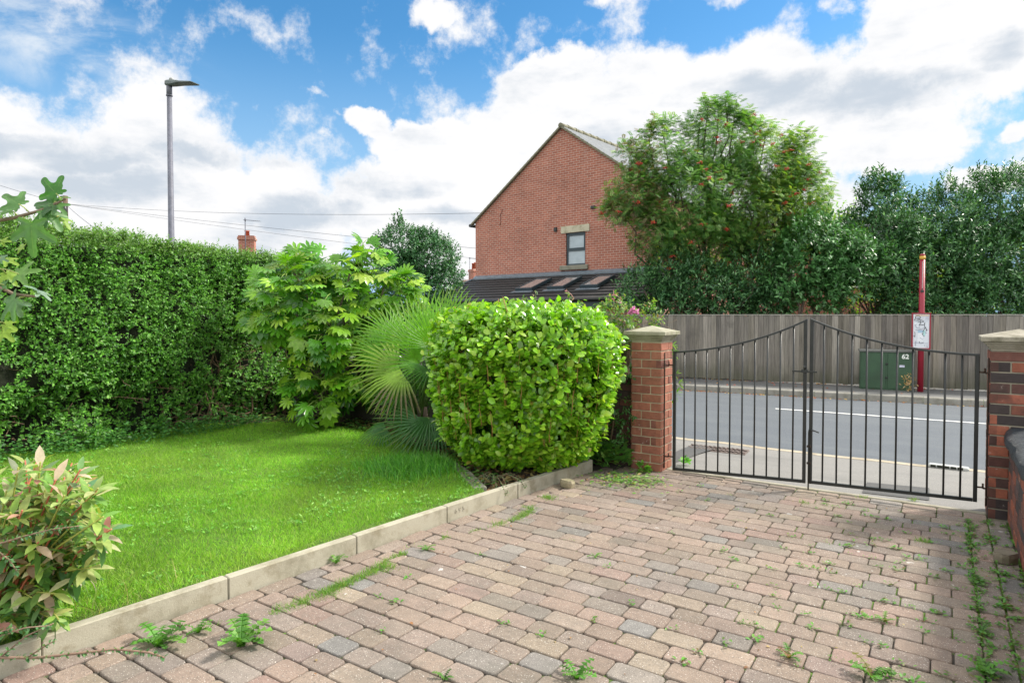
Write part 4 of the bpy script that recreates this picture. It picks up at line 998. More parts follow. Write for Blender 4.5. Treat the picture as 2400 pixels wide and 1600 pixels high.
# lean-to extension
XE0, XE1 = -.02, 8.52; PD = 2.5; FZ = 2.66; EV = 1.80
ext = house
mb = MB(); mb.add([(XE0+.1, -PD+.25, GZ), (XE1-.1, -PD+.25, GZ), (XE1-.1, -PD+.25, EV-.02), (XE0+.1, -PD+.25, EV-.02)], [(0, 1, 2, 3)])
mb.build('extension_wall', m_hb, house)
mb = MB(); mb.add([(XE0+.1, -PD+.25, GZ), (XE0+.1, 0, GZ), (XE0+.1, 0, FZ-.1), (XE0+.1, -PD+.25, EV)], [(0, 3, 2, 1)]); mb.build('extension_side_wall', m_hby, house); mb = MB(); mb.add([(XE1-.1, -PD+.25, GZ), (XE1-.1, 0, GZ), (XE1-.1, 0, FZ-.1), (XE1-.1, -PD+.25, EV)], [(0, 1, 2, 3)]); mb.build('extension_side_wall', m_hby, house)
sl2 = (FZ-EV)/PD
def RP(x, q, h=0.0):   # q from eaves (0) to wall (PD)
    return (x, -PD+q-h*sl2, EV+q*sl2+h)
mb = MB(); nr = 9; tw = .30
for r in range(nr):
    q0, q1 = PD*r/nr-(.0 if r else .05), PD*(r+1)/nr+.03
    x = XE0
    while x < XE1:
        x2 = min(x+tw, XE1)
        h0, h1 = .055+random.uniform(-.002, .002), .012
        vs = [RP(x, q0, h0), RP(x2-.004, q0, h0), RP(x2-.004, q1, h1), RP(x, q1, h1), RP(x, q0, h0-.04), RP(x2-.004, q0, h0-.04)]
        cc = random.uniform(.8, 1.15)
        mb.add(vs, [(0, 1, 2, 3), (4, 5, 1, 0)]); x = x2
mb.add([RP(XE0, 0, .0), RP(XE1, 0, .0), RP(XE1, PD, 0), RP(XE0, PD, 0)], [(0, 1, 2, 3)])
for xx_, s in ((XE0, -1), (XE1, 1)): mb.add([RP(xx_, -.05, .06), RP(xx_, PD, .06), RP(xx_, PD, -.1), RP(xx_, -.05, -.1)], [(0, 1, 2, 3)])
lr = mb.build('lean_to_roof', m_tile, house)
mb = MB(); c_ = RP(0, PD, .05); mb.add([(XE0, -.14, FZ+.045), (XE1-.6, -.14, FZ+.045), (XE1-.6, -.012, FZ+.15), (XE0, -.012, FZ+.15), (XE0, -.14, FZ+.0), (XE1-.6, -.14, FZ+.0)], [(0, 1, 2, 3), (4, 5, 1, 0)]); mb.build('flashing', m_lead, lr)
mb = MB(); mb.tube([(XE0-.1, -PD-.07, EV-.005), (XE1+.0, -PD-.07, EV-.005)], .055, 10); mb.build('gutter', m_iron, lr)
mb = MB(); mb.obox(((XE0+XE1)/2, -PD+.02, EV-.12), (1, 0, 0), (0, 0, 1), (0, -1, 0), (XE1-XE0)/2, .10, .02, .004); mb.obox(((XE0+XE1)/2, -PD+.13, EV-.215), (1, 0, 0), (0, 1, 0), (0, 0, 1), (XE1-XE0)/2, .12, .006); mb.build('fascia', m_anth, lr)
# verge flashing along the left edge
mb = MB(); mb.loft([[RP(XE0-.03, q, .03), RP(XE0+.04, q, .03), RP(XE0+.04, q, .085), RP(XE0-.03, q, .085)] for q in (-.05, PD-.15)]); mb.build('verge_strip', m_lead, lr)
nrm_ = Vector((0, -sl2, 1)).normalized()
def onlean(px, py):
    o_ = Hi @ C0; d = Hi.to_3x3() @ ray(px, py); P0_ = Vector(RP(0, 0, .08)); t = (P0_-o_).dot(nrm_)/d.dot(nrm_); p = o_+d*t; return p.x, (p.y+PD)
m_sky = glass_mat('skylight_pane', (.36, .30, .28), .10)
cr = lambda x, y: (1050+x/2.851, 250+y/2.851)
for (ll, lr_, ul, ur) in (((475, 1225), (585, 1222), (568, 1160), (680, 1152)), ((682, 1215), (797, 1210), (772, 1150), (885, 1142)), ((895, 1207), (1022, 1201), (985, 1143), (1112, 1130))):
    a_, b_, c__, d_ = [onlean(*cr(*q_)) for q_ in (ll, lr_, ul, ur)]
    x0 = (a_[0]+c__[0])/2; x1 = (b_[0]+d_[0])/2; q0 = (a_[1]+b_[1])/2; q1 = (c__[1]+d_[1])/2; sw = max(.62, min(x1-x0, .85)); xm = (x0+x1)/2; x0, x1 = xm-sw/2, xm+sw/2
    mb = MB(); U = Vector((1, 0, 0)); V = Vector((0, 1, sl2)).normalized(); fr = .06
    def sb(xa, xb_, qa, qb, h=.10, t=.05, mbb=None): c = Vector(RP((xa+xb_)/2, (qa+qb)/2, h)); (mbb or mb).obox(c, U, V, nrm_, (xb_-xa)/2, (qb-qa)/2/math.cos(math.atan(sl2)), t, .004)
    sb(x0, x0+fr, q0, q1); sb(x1-fr, x1, q0, q1); sb(x0+fr, x1-fr, q0, q0+fr); sb(x0+fr, x1-fr, q1-fr, q1)
    sk = mb.build('skylight', m_anth, lr); mb = MB(); sb(x0+fr, x1-fr, q0+fr, q1-fr, .12, .01, mb); mb.build('pane', m_sky, sk)
    mb = MB(); sb(x0-.08, x1+.08, q0-.16, q0-.01, .062, .006, mb); mb.build('apron', m_lead, sk)

# ---------------------------------------------------------------- further houses
def chimney(parent, cx, cy, hw, hd_, z0, z1, pots, mat, m2):
    mb = MB(); mb.box(cx-hw, cx+hw, cy-hd_, cy+hd_, z0, z1-.22); mb.box(cx-hw-.05, cx+hw+.05, cy-hd_-.05, cy+hd_+.05, z1-.22, z1-.08)
    mb.box(cx-hw-.01, cx+hw+.01, cy-hd_-.01, cy+hd_+.01, z1-.08, z1); ch = mb.build('chimney', mat, parent)
    for (dx, h_) in pots:
        mb = MB(); mb.tube([(cx+dx, cy, z1-.02), (cx+dx, cy, z1+h_*.85), (cx+dx, cy, z1+h_*.86), (cx+dx, cy, z1+h_)], [.13, .105, .13, .13], 10); mb.build('chimney_pot', m2, ch)
    return ch
m_pot = M('terracotta_pot', (.42, .10, .05), .8)
m_rtile = M('brown_roof_tile', (.20, .13, .10), .8, var=.3, scale=3, bs=.4, bscale=9, bdist=.03)
def simple_house(label, c, rz, W_, D_, ez, rzz, roofm, wallm, chim, gname='house'):
    h = thing('distant_house', label, 'house', c, rz); mb = MB()
    mb.box(-W_/2, W_/2, 0, D_, -.42-c[2], ez); mb.add([(-W_/2, 0, ez), (-W_/2, D_, ez), (-W_/2, D_/2, rzz)], [(0, 2, 1)]); mb.add([(W_/2, 0, ez), (W_/2, D_, ez), (W_/2, D_/2, rzz)], [(0, 1, 2)]); mb.build('wall', wallm, h)
    mb = MB(); o = .25; k = (rzz-ez)/(D_/2)
    for r in range(14):
        for sg in (0, 1):
            t0, t1 = r/14, (r+1)/14; y0 = -o+(D_/2+o)*t0; y1 = -o+(D_/2+o)*t1; za, zb_ = ez+y0*k+.10, ez+y1*k+.06
            if sg: y0, y1 = D_-y0, D_-y1
            mb.add([(-W_/2-o, y0, za), (W_/2+o, y0, za), (W_/2+o, y1, zb_), (-W_/2-o, y1, zb_), (-W_/2-o, y0, za-.05), (W_/2+o, y0, za-.05)], [(0, 1, 2, 3), (4, 5, 1, 0)])
    rf = mb.build('roof', roofm, h)
    for (fx, zt_, pots) in chim: chimney(h, fx, D_/2, .38, .34, rzz-.6, zt_, pots, m_hb, m_pot)
    for wx_ in np.arange(-W_/2+1.3, W_/2-.8, 2.4):
        for z_ in ((ez-1.6), (ez-4.2)):
            if z_ < .2: continue
            mb = MB(); mb.obox((wx_, -.03, z_+.6), (1, 0, 0), (0, 0, 1), (0, -1, 0), .6, .6, .04, .01); wf = mb.build('window', m_white, h); mb = MB(); mb.box(wx_-.52, wx_+.52, -.078, -.072, z_+.08, z_+1.12); mb.build('pane', m_glassd, wf)
    return h
def aerial(c, h, lab, arm=1.0, dirv=None):
    dirv = dirv or Vector(R3); o = thing('tv_aerial', lab, 'aerial', c); mb = MB(); mb.tube([(0, 0, -1.1), (0, 0, h)], .022, 6); mb.build('mast', m_galv, o)
    mb = MB(); mb.tube([dirv*-.12*arm+Vector((0, 0, h-.05)), dirv*arm+Vector((0, 0, h-.12))], .013, 5); q = Vector((-dirv.y, dirv.x, 0))
    for k in range(8):
        p = dirv*(arm*(k+1)/8)+Vector((0, 0, h-.05-.07*(k+1)/8)); L_ = .16-.008*k; mb.tube([p-q*L_, p+q*L_], .007, 4)
    mb.tube([Vector((0, 0, h-.12)), Vector((0, 0, h+.05))], .03, 6); mb.build('antenna', m_galv, o); return o
# roof behind the hedge, only its chimney shows
c = AT(553, 600, 30); tz = AT(553, 553, 33.3).z
simple_house('low house behind the tall hedge, of which only the square brick chimney shows', (c.x, c.y, 0), YAW+.25, 9, 7, 2.0, 3.9, m_rtile, m_hb, [(0, tz, [(0.0, .28)])])
q_ = Matrix.Rotation(YAW+.25, 4, 'Z') @ Vector((0, 3.5, 0)); ca = AT(575, 560, 32.2)
aerial((ca.x, ca.y, AT(575, 560, 32.2).z), AT(575, 513, 32.2).z-AT(575, 560, 32.2).z, 'tv aerial on the square brick chimney above the hedge', .75)
# roof between the holly and the big house
c = AT(1085, 660, 52); tz = AT(1085, 630, 52).z
simple_house('distant house with brown tiled roof and twin pot chimney, left of the big brick house', (c.x, c.y, 0), YAW-.9, 10, 7, 2.2, AT(1090, 648, 52).z, m_rtile, m_hb, [(-3.4, tz+.3, [(-.17, .55), (.17, .6)])])
aerial((AT(1101, 632, 53).x, AT(1101, 632, 53).y, AT(1101, 632, 53).z), AT(1101, 604, 53).z-AT(1101, 632, 53).z, 'small tv aerial on the twin pot chimney beside the big house', .8)
# terrace behind the berry tree
c = AT(1790, 700, 27)
simple_house('red brick terraced house half hidden behind the red berried tree', (c.x, c.y, 0), YAW-.60, 11, 8, AT(1800, 590, 27).z, AT(1800, 505, 27).z, m_slate, m_hb, [])
c = AT(2080, 640, 46)
simple_house('far brick house behind the glossy dark trees, its chimney showing at their left', (c.x, c.y, 0), YAW-.2, 12, 8, AT(1993, 640, 46).z, AT(1993, 545, 46).z, m_slate, m_hb, [(-3.1, AT(2000, 512, 46).z, [(-.2, .5), (.2, .45)])])

# ---------------------------------------------------------------- telegraph pole and wires
tp_ = AT(153, 470, 35); tg = thing('telegraph_pole', 'wooden telegraph pole behind the fig leaves above the hedge', 'telegraph pole')
mb = MB(); mb.tube([(tp_.x, tp_.y, -.4), (tp_.x, tp_.y, tp_.z+.25)], [.16, .12], 10); mb.build('pole', M('creosoted_pole', (.12, .075, .055), .9), tg)
mb = MB(); mb.tube([(tp_.x+.1, tp_.y-.1, tp_.z-.9), (tp_.x+.1, tp_.y-.1, tp_.z-.25)], .17, 8); mb.tube([(tp_.x+.25, tp_.y-.2, tp_.z-.7), (tp_.x+.35, tp_.y-.2, tp_.z-1.1)], .05, 6); mb.build('junction_box', m_iron, tg)
P0 = Vector((tp_.x, tp_.y, tp_.z-.18)); m_wire = M('wire', (.03, .03, .035), .6)
def wire(b, sag, lab, r=.010, a=None):
    a = a or P0; mb = MB(); mb.tube([a.lerp(b, t)-Vector((0, 0, sag*4*t*(1-t))) for t in np.linspace(0, 1, 18)], r, 5); tag(mb.build('overhead_wire', m_wire), lab, 'wire', 'wires from the telegraph pole')
wire(Hm @ Vector((.0, .3, gab(1115, 497).z)), .25, 'topmost overhead wire, nearly level, reaching the eaves of the big brick house', .007)
wire(Hm @ Vector((-.05, 1.2, gab(1115, 580).z)), .1, 'middle overhead wire slanting down from the pole to the big brick house', .007)
wire(Hm @ Vector((-.05, 2.2, gab(1115, 607).z)), .1, 'lowest overhead wire slanting down to the big brick house beside the dark holly', .006)
wire(AT(262, 560, 24), .1, 'short overhead wire dropping steeply from the pole behind the hedge')
wire(AT(-200, 360, 38), .2, 'overhead wire rising off to the left above the fig leaves')
# ================================================================ planting
# ---------------------------------------------------------------- lawn grass
def patch_n(X, Y): return nz(np.stack([X, Y, X*0], 1), 2.1, .7)
def lawn_pts(n, x0=-7.6, x1=-2.6, y0=-.2, y1=4.95, near=2.0):
    out = []
    got = 0
    while got < n:
        x = rng.uniform(x0, x1, n); y = rng.uniform(y0, y1, n)
        zc = x*F3[0]+y*F3[1]; xc = x*R3[0]+y*R3[1]
        k = (x < kxa(y)-.052) & (y < bed_y(x)+.05*nz(np.stack([x, y, y], 1), 9)) & (zc > 1.6) & (xc/zc > -.86)
        k &= rng.random(n) < np.clip((4.2/np.maximum(zc, .5))**1.15, .35, 1.0)
        p = np.stack([x[k], y[k]], 1); out.append(p); got += len(p)
    return np.concatenate(out)[:n]
lf = LF(); N = 230000; P = lawn_pts(N); z = lawn_z(P[:, 0], P[:, 1]); pos = np.column_stack([P, z-.004])
pn = patch_n(P[:, 0], P[:, 1]); D = norm(np.column_stack([rng.normal(size=(N, 2))*.55, np.ones(N)])); fr_ = rnd(N); fr_[:, 2] = 0
edge = np.clip((kxa(P[:, 1])-.05-P[:, 0])/.12, 0, 1); zc = P[:, 0]*F3[0]+P[:, 1]*F3[1]
sc = (.024+.006*pn+.007*rng.normal(size=N))*(.5+.5*edge); nearb = np.clip((3.6-zc)/1.5, 0, 1); sc = np.clip(sc*(1+.55*nearb), .012, .10)
gc_ = palette(N, [(.12, .30, .012), (.17, .41, .016), (.24, .47, .03), (.33, .48, .06), (.36, .35, .11)], [3, 4, 3, 1.4, .35], .15)
dry = (rng.random(N) < .5*(1-edge))[:, None]; gc_ = np.where(dry, palette(N, [(.22, .21, .08), (.14, .19, .05)]), gc_)
gc_ *= (1+.22*nz(np.column_stack([P, P[:, 0]]), 1.4, 2.0)+.14*nz(np.column_stack([P, P[:, 1]]), 4.5, .3))[:, None]; yl = np.clip(nz(np.column_stack([P, P[:, 0]]), 1.1, 6.0), 0, 1)[:, None]; gc_ = gc_*(1-.35*yl)+np.array([.30, .36, .07])*.35*yl
lf.add(T_blade(.075, .4), pos, D, fr_, sc, gc_)
# broad-leaved weeds and clover in the turf
NW = 1900; P = lawn_pts(NW*2); pn2 = nz(np.column_stack([P, P[:, 0]]), 1.9, 4.4); P = P[pn2 > -.1][:NW]; NW = len(P); k = 5
Pn = np.repeat(P, k, 0); a_ = rng.uniform(0, 6.28, NW*k); D = np.column_stack([np.cos(a_), np.sin(a_), rng.uniform(.1, .9, NW*k)])
sc = np.repeat(rng.uniform(.012, .028, NW), k)
lf.add(T_oval(.42, .1, -.1), np.column_stack([Pn+D[:, :2]*.004, lawn_z(Pn[:, 0], Pn[:, 1])+.006+.010*rng.random(NW*k)]), D, np.array([[0, 0, 1.]]) + rnd(NW*k)*.3, sc, palette(NW*k, [(.12, .33, .03), (.20, .42, .06), (.28, .46, .12), (.08, .25, .03)], None, .15))
tag(lf.build('grass', m_grass), 'bright green lawn grass with broad leaved weeds', 'grass', kind='stuff')
# taller lush tuft near the slab
def tuft(name, c, n, r, L, cols, label=None, cat=None, group=None, kind=None, flat=.5, w_=.05, mat=None):
    lf = LF(); a = rng.uniform(0, 6.28, n); rr = r*np.sqrt(rng.random(n)); P = np.column_stack([c[0]+np.cos(a)*rr, c[1]+np.sin(a)*rr, np.full(n, c[2])])
    D = norm(np.column_stack([np.cos(a)*flat*rr/r+rng.normal(size=n)*.25, np.sin(a)*flat*rr/r+rng.normal(size=n)*.25, np.ones(n)])); lf.add(T_blade(w_, .5), P, D, -D+np.column_stack([np.cos(a), np.sin(a), a*0]), L*(.6+.6*rng.random(n)), palette(n, cols))
    return tag(lf.build(name, mat or m_grass), label, cat, group, kind)
g = G(988, 1098, .09)
lf = LF(); n = 4200; x = g.x-.05 + rng.normal(size=n)*.17; y = g.y + rng.normal(size=n)*.20; k_ = (y < bed_y(x)+.02) & (x < kxa(y)-.06); x, y = x[k_], y[k_]; n = len(x)
lf.add(T_blade(.075, .7), np.column_stack([x, y, lawn_z(x, y)-.004]), np.column_stack([rng.normal(size=n)*.3-.25, rng.normal(size=n)*.3-.1, np.ones(n)]), rnd(n)*[1, 1, 0], rng.uniform(.05, .105, n), palette(n, [(.07, .26, .02), (.11, .33, .03), (.18, .40, .06), (.06, .20, .03)]))
tag(lf.build('grass_tuft', m_grass), 'tall lush dark green grass tuft at the right end of the lawn', 'grass tuft')

# ---------------------------------------------------------------- clipped privet hedge
hedge = thing('hedge', 'tall long clipped small leaved green hedge along the left side of the lawn', 'hedge')
HX, HT, HY0, HY1 = -6.82, 2.12, -.6, 6.5
def hx_at(y, z):   # depth of the face; it leans back and thins out near the ground
    P = np.stack([np.zeros_like(y), y, z], 1); b = .07*nz(P, 2.3) + .05*nz(P, 5.1, 1.1)
    cut = np.clip((.80+.28*nz(P, 1.5, 5)+.32*np.clip((y-3.4)/1.2, 0, 1)-z)/.35, 0, 1)
    cut = cut*np.clip(.35+.9*nz(P, 1.9, 9.1)+.75*np.clip((y-3.3)/1.0, 0, 1), 0, 1)
    return HX + b - .28*cut, cut
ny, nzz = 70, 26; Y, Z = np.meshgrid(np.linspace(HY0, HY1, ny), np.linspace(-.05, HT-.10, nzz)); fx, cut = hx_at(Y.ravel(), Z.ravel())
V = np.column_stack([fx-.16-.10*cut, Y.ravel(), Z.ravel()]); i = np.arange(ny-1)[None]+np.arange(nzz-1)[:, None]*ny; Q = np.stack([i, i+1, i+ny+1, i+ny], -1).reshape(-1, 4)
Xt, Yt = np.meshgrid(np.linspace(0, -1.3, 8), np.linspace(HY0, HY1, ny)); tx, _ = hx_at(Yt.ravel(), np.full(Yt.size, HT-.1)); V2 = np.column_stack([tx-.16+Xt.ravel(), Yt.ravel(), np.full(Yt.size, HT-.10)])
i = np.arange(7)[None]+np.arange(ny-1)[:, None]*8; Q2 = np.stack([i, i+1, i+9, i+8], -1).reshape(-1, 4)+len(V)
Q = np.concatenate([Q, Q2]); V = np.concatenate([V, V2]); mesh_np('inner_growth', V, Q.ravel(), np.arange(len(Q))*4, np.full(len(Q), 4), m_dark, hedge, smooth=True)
n = 15500; y = rng.uniform(0.8, 6.3, n); zz = (HT+.085-.05*(y-2.1))*rng.random(n)**.85; fx, cut = hx_at(y, zz); keep = (rng.random(n) > .66*cut*(1-.4*(zz < .25))) & (nz(np.column_stack([y*0, y, zz]), 4.3, 2.2) > -.85+.30*(zz < 1.0))
y, zz, fx, cut = y[keep], zz[keep], fx[keep], cut[keep]; P = np.column_stack([fx-.07+.05*rng.random(len(y)), y, zz])
nt = 6500; yt = rng.uniform(.8, 6.3, nt); xt = rng.uniform(-1.2, .0, nt)**1 ; fx2, _ = hx_at(yt, np.full(nt, HT)); Pt = np.column_stack([fx2+xt, yt, HT+.02-.05*(yt-2.1)+.035*nz(np.column_stack([xt, yt, yt]), 2.7)+.01*rng.normal(size=nt)])
O = np.concatenate([np.tile([1., 0, .1], (len(P), 1)), np.tile([.1, 0, 1.], (nt, 1))]); Pa = np.concatenate([P, Pt])
pos, yd, nn_, idx = twigs(Pa, O, 9, .095, .75, .35, .75)
lf = LF(); NL = len(pos); lowf = np.clip((1.0-pos[:, 2])/.5, 0, 1)[:, None]
ca = palette(NL, [(.065, .19, .02), (.10, .28, .03), (.15, .36, .045), (.08, .20, .06), (.22, .37, .10)], [3, 4, 2.5, 2, 1], .2); topm = np.clip((pos[:, 2]-1.95)/.12, 0, 1)[:, None]*.35
ca = ca*(1-topm)+palette(NL, [(.16, .21, .06), (.20, .18, .09), (.12, .22, .04)])*topm
lf.add(T_oval(.56, .12, -.1, ((0, 0), (.45, .95), (1, 0))), pos, yd, nn_, rng.uniform(.020, .036, NL)*(1+.25*lowf[:, 0]), ca); lf.build('leaves', m_leafh, hedge)
# brown twigs in the thin lower part
mb = MB()
for k in range(230):
    y_ = random.uniform(3.2, 6.0) if k % 4 else random.uniform(1.5, 3.2); z_ = random.uniform(.05, 1.15); p = Vector((HX-.30, y_, z_)); q = p + Vector((random.uniform(.1, .34), random.uniform(-.3, .3), random.uniform(-.12, .25)))
    limb(mb, p, q, .006, .002, .3, 4, 5)
for k in range(40):
    y_ = random.uniform(3.4, 6.2); limb(mb, (HX-.33+random.uniform(-.05, .06), y_, 0), (HX-.30+random.uniform(-.05, .08), y_+random.uniform(-.2, .2), 1.1), .009, .004, .2, 5, 6)
mb.build('twigs', m_twig, hedge)
# top shoots sticking out
n = 150; yt = rng.uniform(1.5, 6.2, n); P = np.column_stack([HX-rng.random(n)*.5, yt, HT+.05-.05*(yt-2.1)]); pos, yd, nn_, _ = twigs(P, np.tile([0, 0, 1.], (n, 1)), 9, .11, .6, 1, .3)
lf = LF(); lf.add(T_oval(.5, .12, -.1, ((0, 0), (.45, .95), (1, 0))), pos, yd, nn_, .022, palette(len(pos), [(.06, .17, .03), (.11, .24, .05)])); lf.build('shoots', m_leafh, hedge)

# creeping ivy and undergrowth at the hedge foot and in the dark corner
lf = LF(); n = 3200; x = rng.uniform(-6.9, -2.75, n); y = bed_y(x) + rng.random(n)**1.6*.75 - .06; k_ = (x < kxa(y)-.05) & ~((x > -3.6) & (rng.random(n) < .65)); x, y = x[k_], y[k_]; n = len(x)
a_ = rng.uniform(0, 6.28, n); lf.add(T_oval(.7, .1, -.1), np.column_stack([x, y, LAWN+.005+rng.random(n)*.05]), np.column_stack([np.cos(a_), np.sin(a_), .2+0*a_]), np.array([[0, 0, 1.]])+rnd(n)*.45, rng.uniform(.022, .048, n), palette(n, [(.04, .13, .02), (.06, .18, .03), (.10, .22, .04), (.18, .20, .05)]))
n = 2600; y = rng.uniform(1.2, 4.6, n); x = HX + .10 + rng.normal(size=n)*.10; a_ = rng.uniform(0, 6.28, n)
lf.add(T_oval(.6, .1, -.1), np.column_stack([x, y, LAWN+np.abs(rng.normal(size=n))*.10]), np.column_stack([np.cos(a_), np.sin(a_), .4+0*a_]), np.array([[.4, 0, 1.]])+rnd(n)*.5, rng.uniform(.02, .045, n), palette(n, [(.03, .12, .02), (.05, .17, .03), (.09, .24, .04)]))
tag(lf.build('ground_cover', m_leafm), 'low creeping leaves at the foot of the hedge and bed', 'ground cover', kind='stuff')
lf = LF(); n = 1500; x = rng.uniform(-6.6, -2.6, n); y = bed_y(x) + .02 + rng.random(n)*.9; k_ = (x < kxa(y)-.04); x, y = x[k_], y[k_]; n = len(x); a_ = rng.uniform(0, 6.28, n)
lf.add(T_oval(.6, .2, -.3), np.column_stack([x, y, LAWN-.02+rng.random(n)*.04]), np.column_stack([np.cos(a_), np.sin(a_), .1+0*a_]), np.array([[0, 0, 1.]])+rnd(n)*.6, rng.uniform(.02, .075, n), palette(n, [(.20, .11, .06), (.13, .07, .04), (.28, .18, .09), (.32, .26, .10)], None, .2))
tag(lf.build('leaf_litter', m_leafm), 'dead brown leaves littering the dark planting bed', 'leaf litter', kind='stuff')

# ---------------------------------------------------------------- big round-leaved bush by the pillar
bush = thing('round_bush', 'large clipped bright green bush with rounded glossy leaves beside the clean brick pillar', 'bush')
BZ = 5.62; bc = AT(1226, 1060, BZ); bc = Vector((bc.x, bc.y, .1))
def bushR(th, ph_z):  # squarish plan, full at shoulder height, drawn in below
    c, s = np.cos(th), np.sin(th); sq = 1/np.maximum(np.abs(c), np.abs(s))**.32
    t = np.clip(ph_z, 0, 1); prof_ = np.interp(t, [0, .08, .22, .45, .75, .90, .97, 1.0], [.64, .76, .87, .97, 1.0, .84, .64, .30]); return prof_*sq
BH = 1.27; BR = .80
n = 4300; th = rng.uniform(0, 6.28, n); t = rng.random(n)**1.05; top = rng.random(n) < .24
Rr = bushR(th, t)*BR; Rr = np.where(top, Rr*0+BR*.86*np.sqrt(rng.random(n)), Rr); zz = np.where(top, BH*(.995-.10*(Rr/BR)**3), t*BH)
lump = 1+.05*nz(np.column_stack([np.cos(th)*2, np.sin(th)*2, zz*2]), 2.0); P = np.column_stack([bc.x+np.cos(th+YAW)*Rr*lump, bc.y+np.sin(th+YAW)*Rr*lump, bc.z+zz])
O = norm(np.column_stack([np.cos(th+YAW), np.sin(th+YAW), np.where(top, 1.6, .15)])); P -= O*.06
P -= O*(.05*rng.random(n))[:, None]; pos, yd, nn_, _ = twigs(P, O, 7, .13, .7, .9, .5); nn_ = norm(nn_+np.repeat(O, 7, 0)*.45+rnd(n*7)*.2)
lf = LF(); NL = len(pos); T_gr = T_oval(.76, .14, -.14, ((0, 0), (.12, .35), (.38, .92), (.7, .86), (.9, .45), (1, 0)))
lf.add(T_gr, pos, yd, nn_, np.clip(rng.normal(.050, .013, NL), .022, .085), palette(NL, [(.14, .33, .016), (.19, .40, .02), (.26, .47, .03), (.09, .23, .02), (.35, .52, .06), (.36, .32, .06)], [3, 4, 3, 2, 1.3, .12], .16)); 
# inner fill of shaded leaves
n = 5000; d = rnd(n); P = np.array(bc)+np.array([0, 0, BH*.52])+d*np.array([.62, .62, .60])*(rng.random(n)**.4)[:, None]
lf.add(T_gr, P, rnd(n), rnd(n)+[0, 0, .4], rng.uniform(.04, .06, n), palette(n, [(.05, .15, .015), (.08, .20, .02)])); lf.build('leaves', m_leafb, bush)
mb = MB()
for k in range(46):
    a = random.uniform(0, 6.28); r1 = random.uniform(.2, .68); limb(mb, (bc.x+math.cos(a)*.10, bc.y+math.sin(a)*.10, .04), (bc.x+math.cos(a)*r1, bc.y+math.sin(a)*r1, .1+random.uniform(.7, 1.42)), .010, .0035, .12, 6, 5, (.30, .17, .05))
for k in range(300):
    a = random.uniform(0, 6.28); t = random.uniform(.3, .97); r = float(bushR(np.array([a]), np.array([t]))[0])*BR*random.uniform(.90, 1.02); p = Vector((bc.x+math.cos(a+YAW)*r, bc.y+math.sin(a+YAW)*r, bc.z+t*BH))
    limb(mb, p-Vector((math.cos(a+YAW)*.03, math.sin(a+YAW)*.03, .15)), p+Vector((0, 0, .05)), .004, .0022, .1, 3, 5, (.34, .20, .05))
mb.build('stems', M('orange_stem', None, .7, var=.3, scale=20), bush)

# ---------------------------------------------------------------- hand-leaved evergreen (fatsia)
fat = thing('fatsia_shrub', 'big shrub with large shiny yellow green hand shaped leaves in the corner by the hedge', 'shrub')
A8 = np.radians([-128, -92, -60, -29, 0, 29, 60, 92, 128]); L8 = [.55, .74, .88, .96, 1, .96, .88, .74, .55]
T_fat = T_lobed(A8, L8, .135, .40, .22, .05)
T_fat2 = T_lobed(A8[1:-1], np.array(L8[1:-1]), .19, .50, .38, .04)
fb_ = [PB(690, 690, 7.2, 105, .42), PB(850, 680, 7.3, 120, .40), PB(775, 740, 7.1, 125, .45), PB(935, 690, 7.3, 70, .32), PB(640, 730, 7.1, 62, .32), PB(745, 870, 7.2, 70, .34), PB(700, 645, 7.3, 80, .24), PB(850, 640, 7.4, 60, .2), PB(900, 770, 7.4, 85, .36), PB(740, 915, 7.0, 62, .28), PB(830, 850, 7.3, 75, .34), PB(890, 700, 7.5, 80, .3)]
fc = AT(770, 985, 7.35); fbase = Vector((fc.x, fc.y, .05))
NF = 760; P, O = in_blobs(fb_, NF, .8, 0); P[:, 2] -= .05; vw = np.array([-F3[0], -F3[1], 0]); D = norm(O*np.array([1, 1, .5]) + np.array([0, 0, -.25]) + rnd(NF)*.35); Nn = norm(O*.5+np.array([.08, .0, .75])+vw*.45 + rnd(NF)*.38)
lf = LF(); sc = rng.uniform(.10, .165, NF); hh_ = np.clip((P[:, 2]-.5)/1.3, 0, 1)[:, None]
cf = palette(NF, [(.085, .25, .02), (.14, .34, .022), (.045, .15, .018), (.24, .43, .03), (.36, .50, .07)], [3, 3, 3, 2, .9], .12)
half = rng.random(NF) < .5
lf.add(T_fat, P[half], D[half], Nn[half], sc[half], cf[half]); lf.add(T_fat2, P[~half], D[~half], Nn[~half], sc[~half]*1.05, cf[~half])
n = 60; k_ = rng.choice(NF, n); lf.add(T_fat, P[k_]*1.0+rnd(n)*.12+[-.06, .1, -.1], rnd(n), rnd(n)+[0, 0, 1.2], rng.uniform(.10, .15, n), palette(n, [(.04, .14, .015), (.06, .18, .02)]))
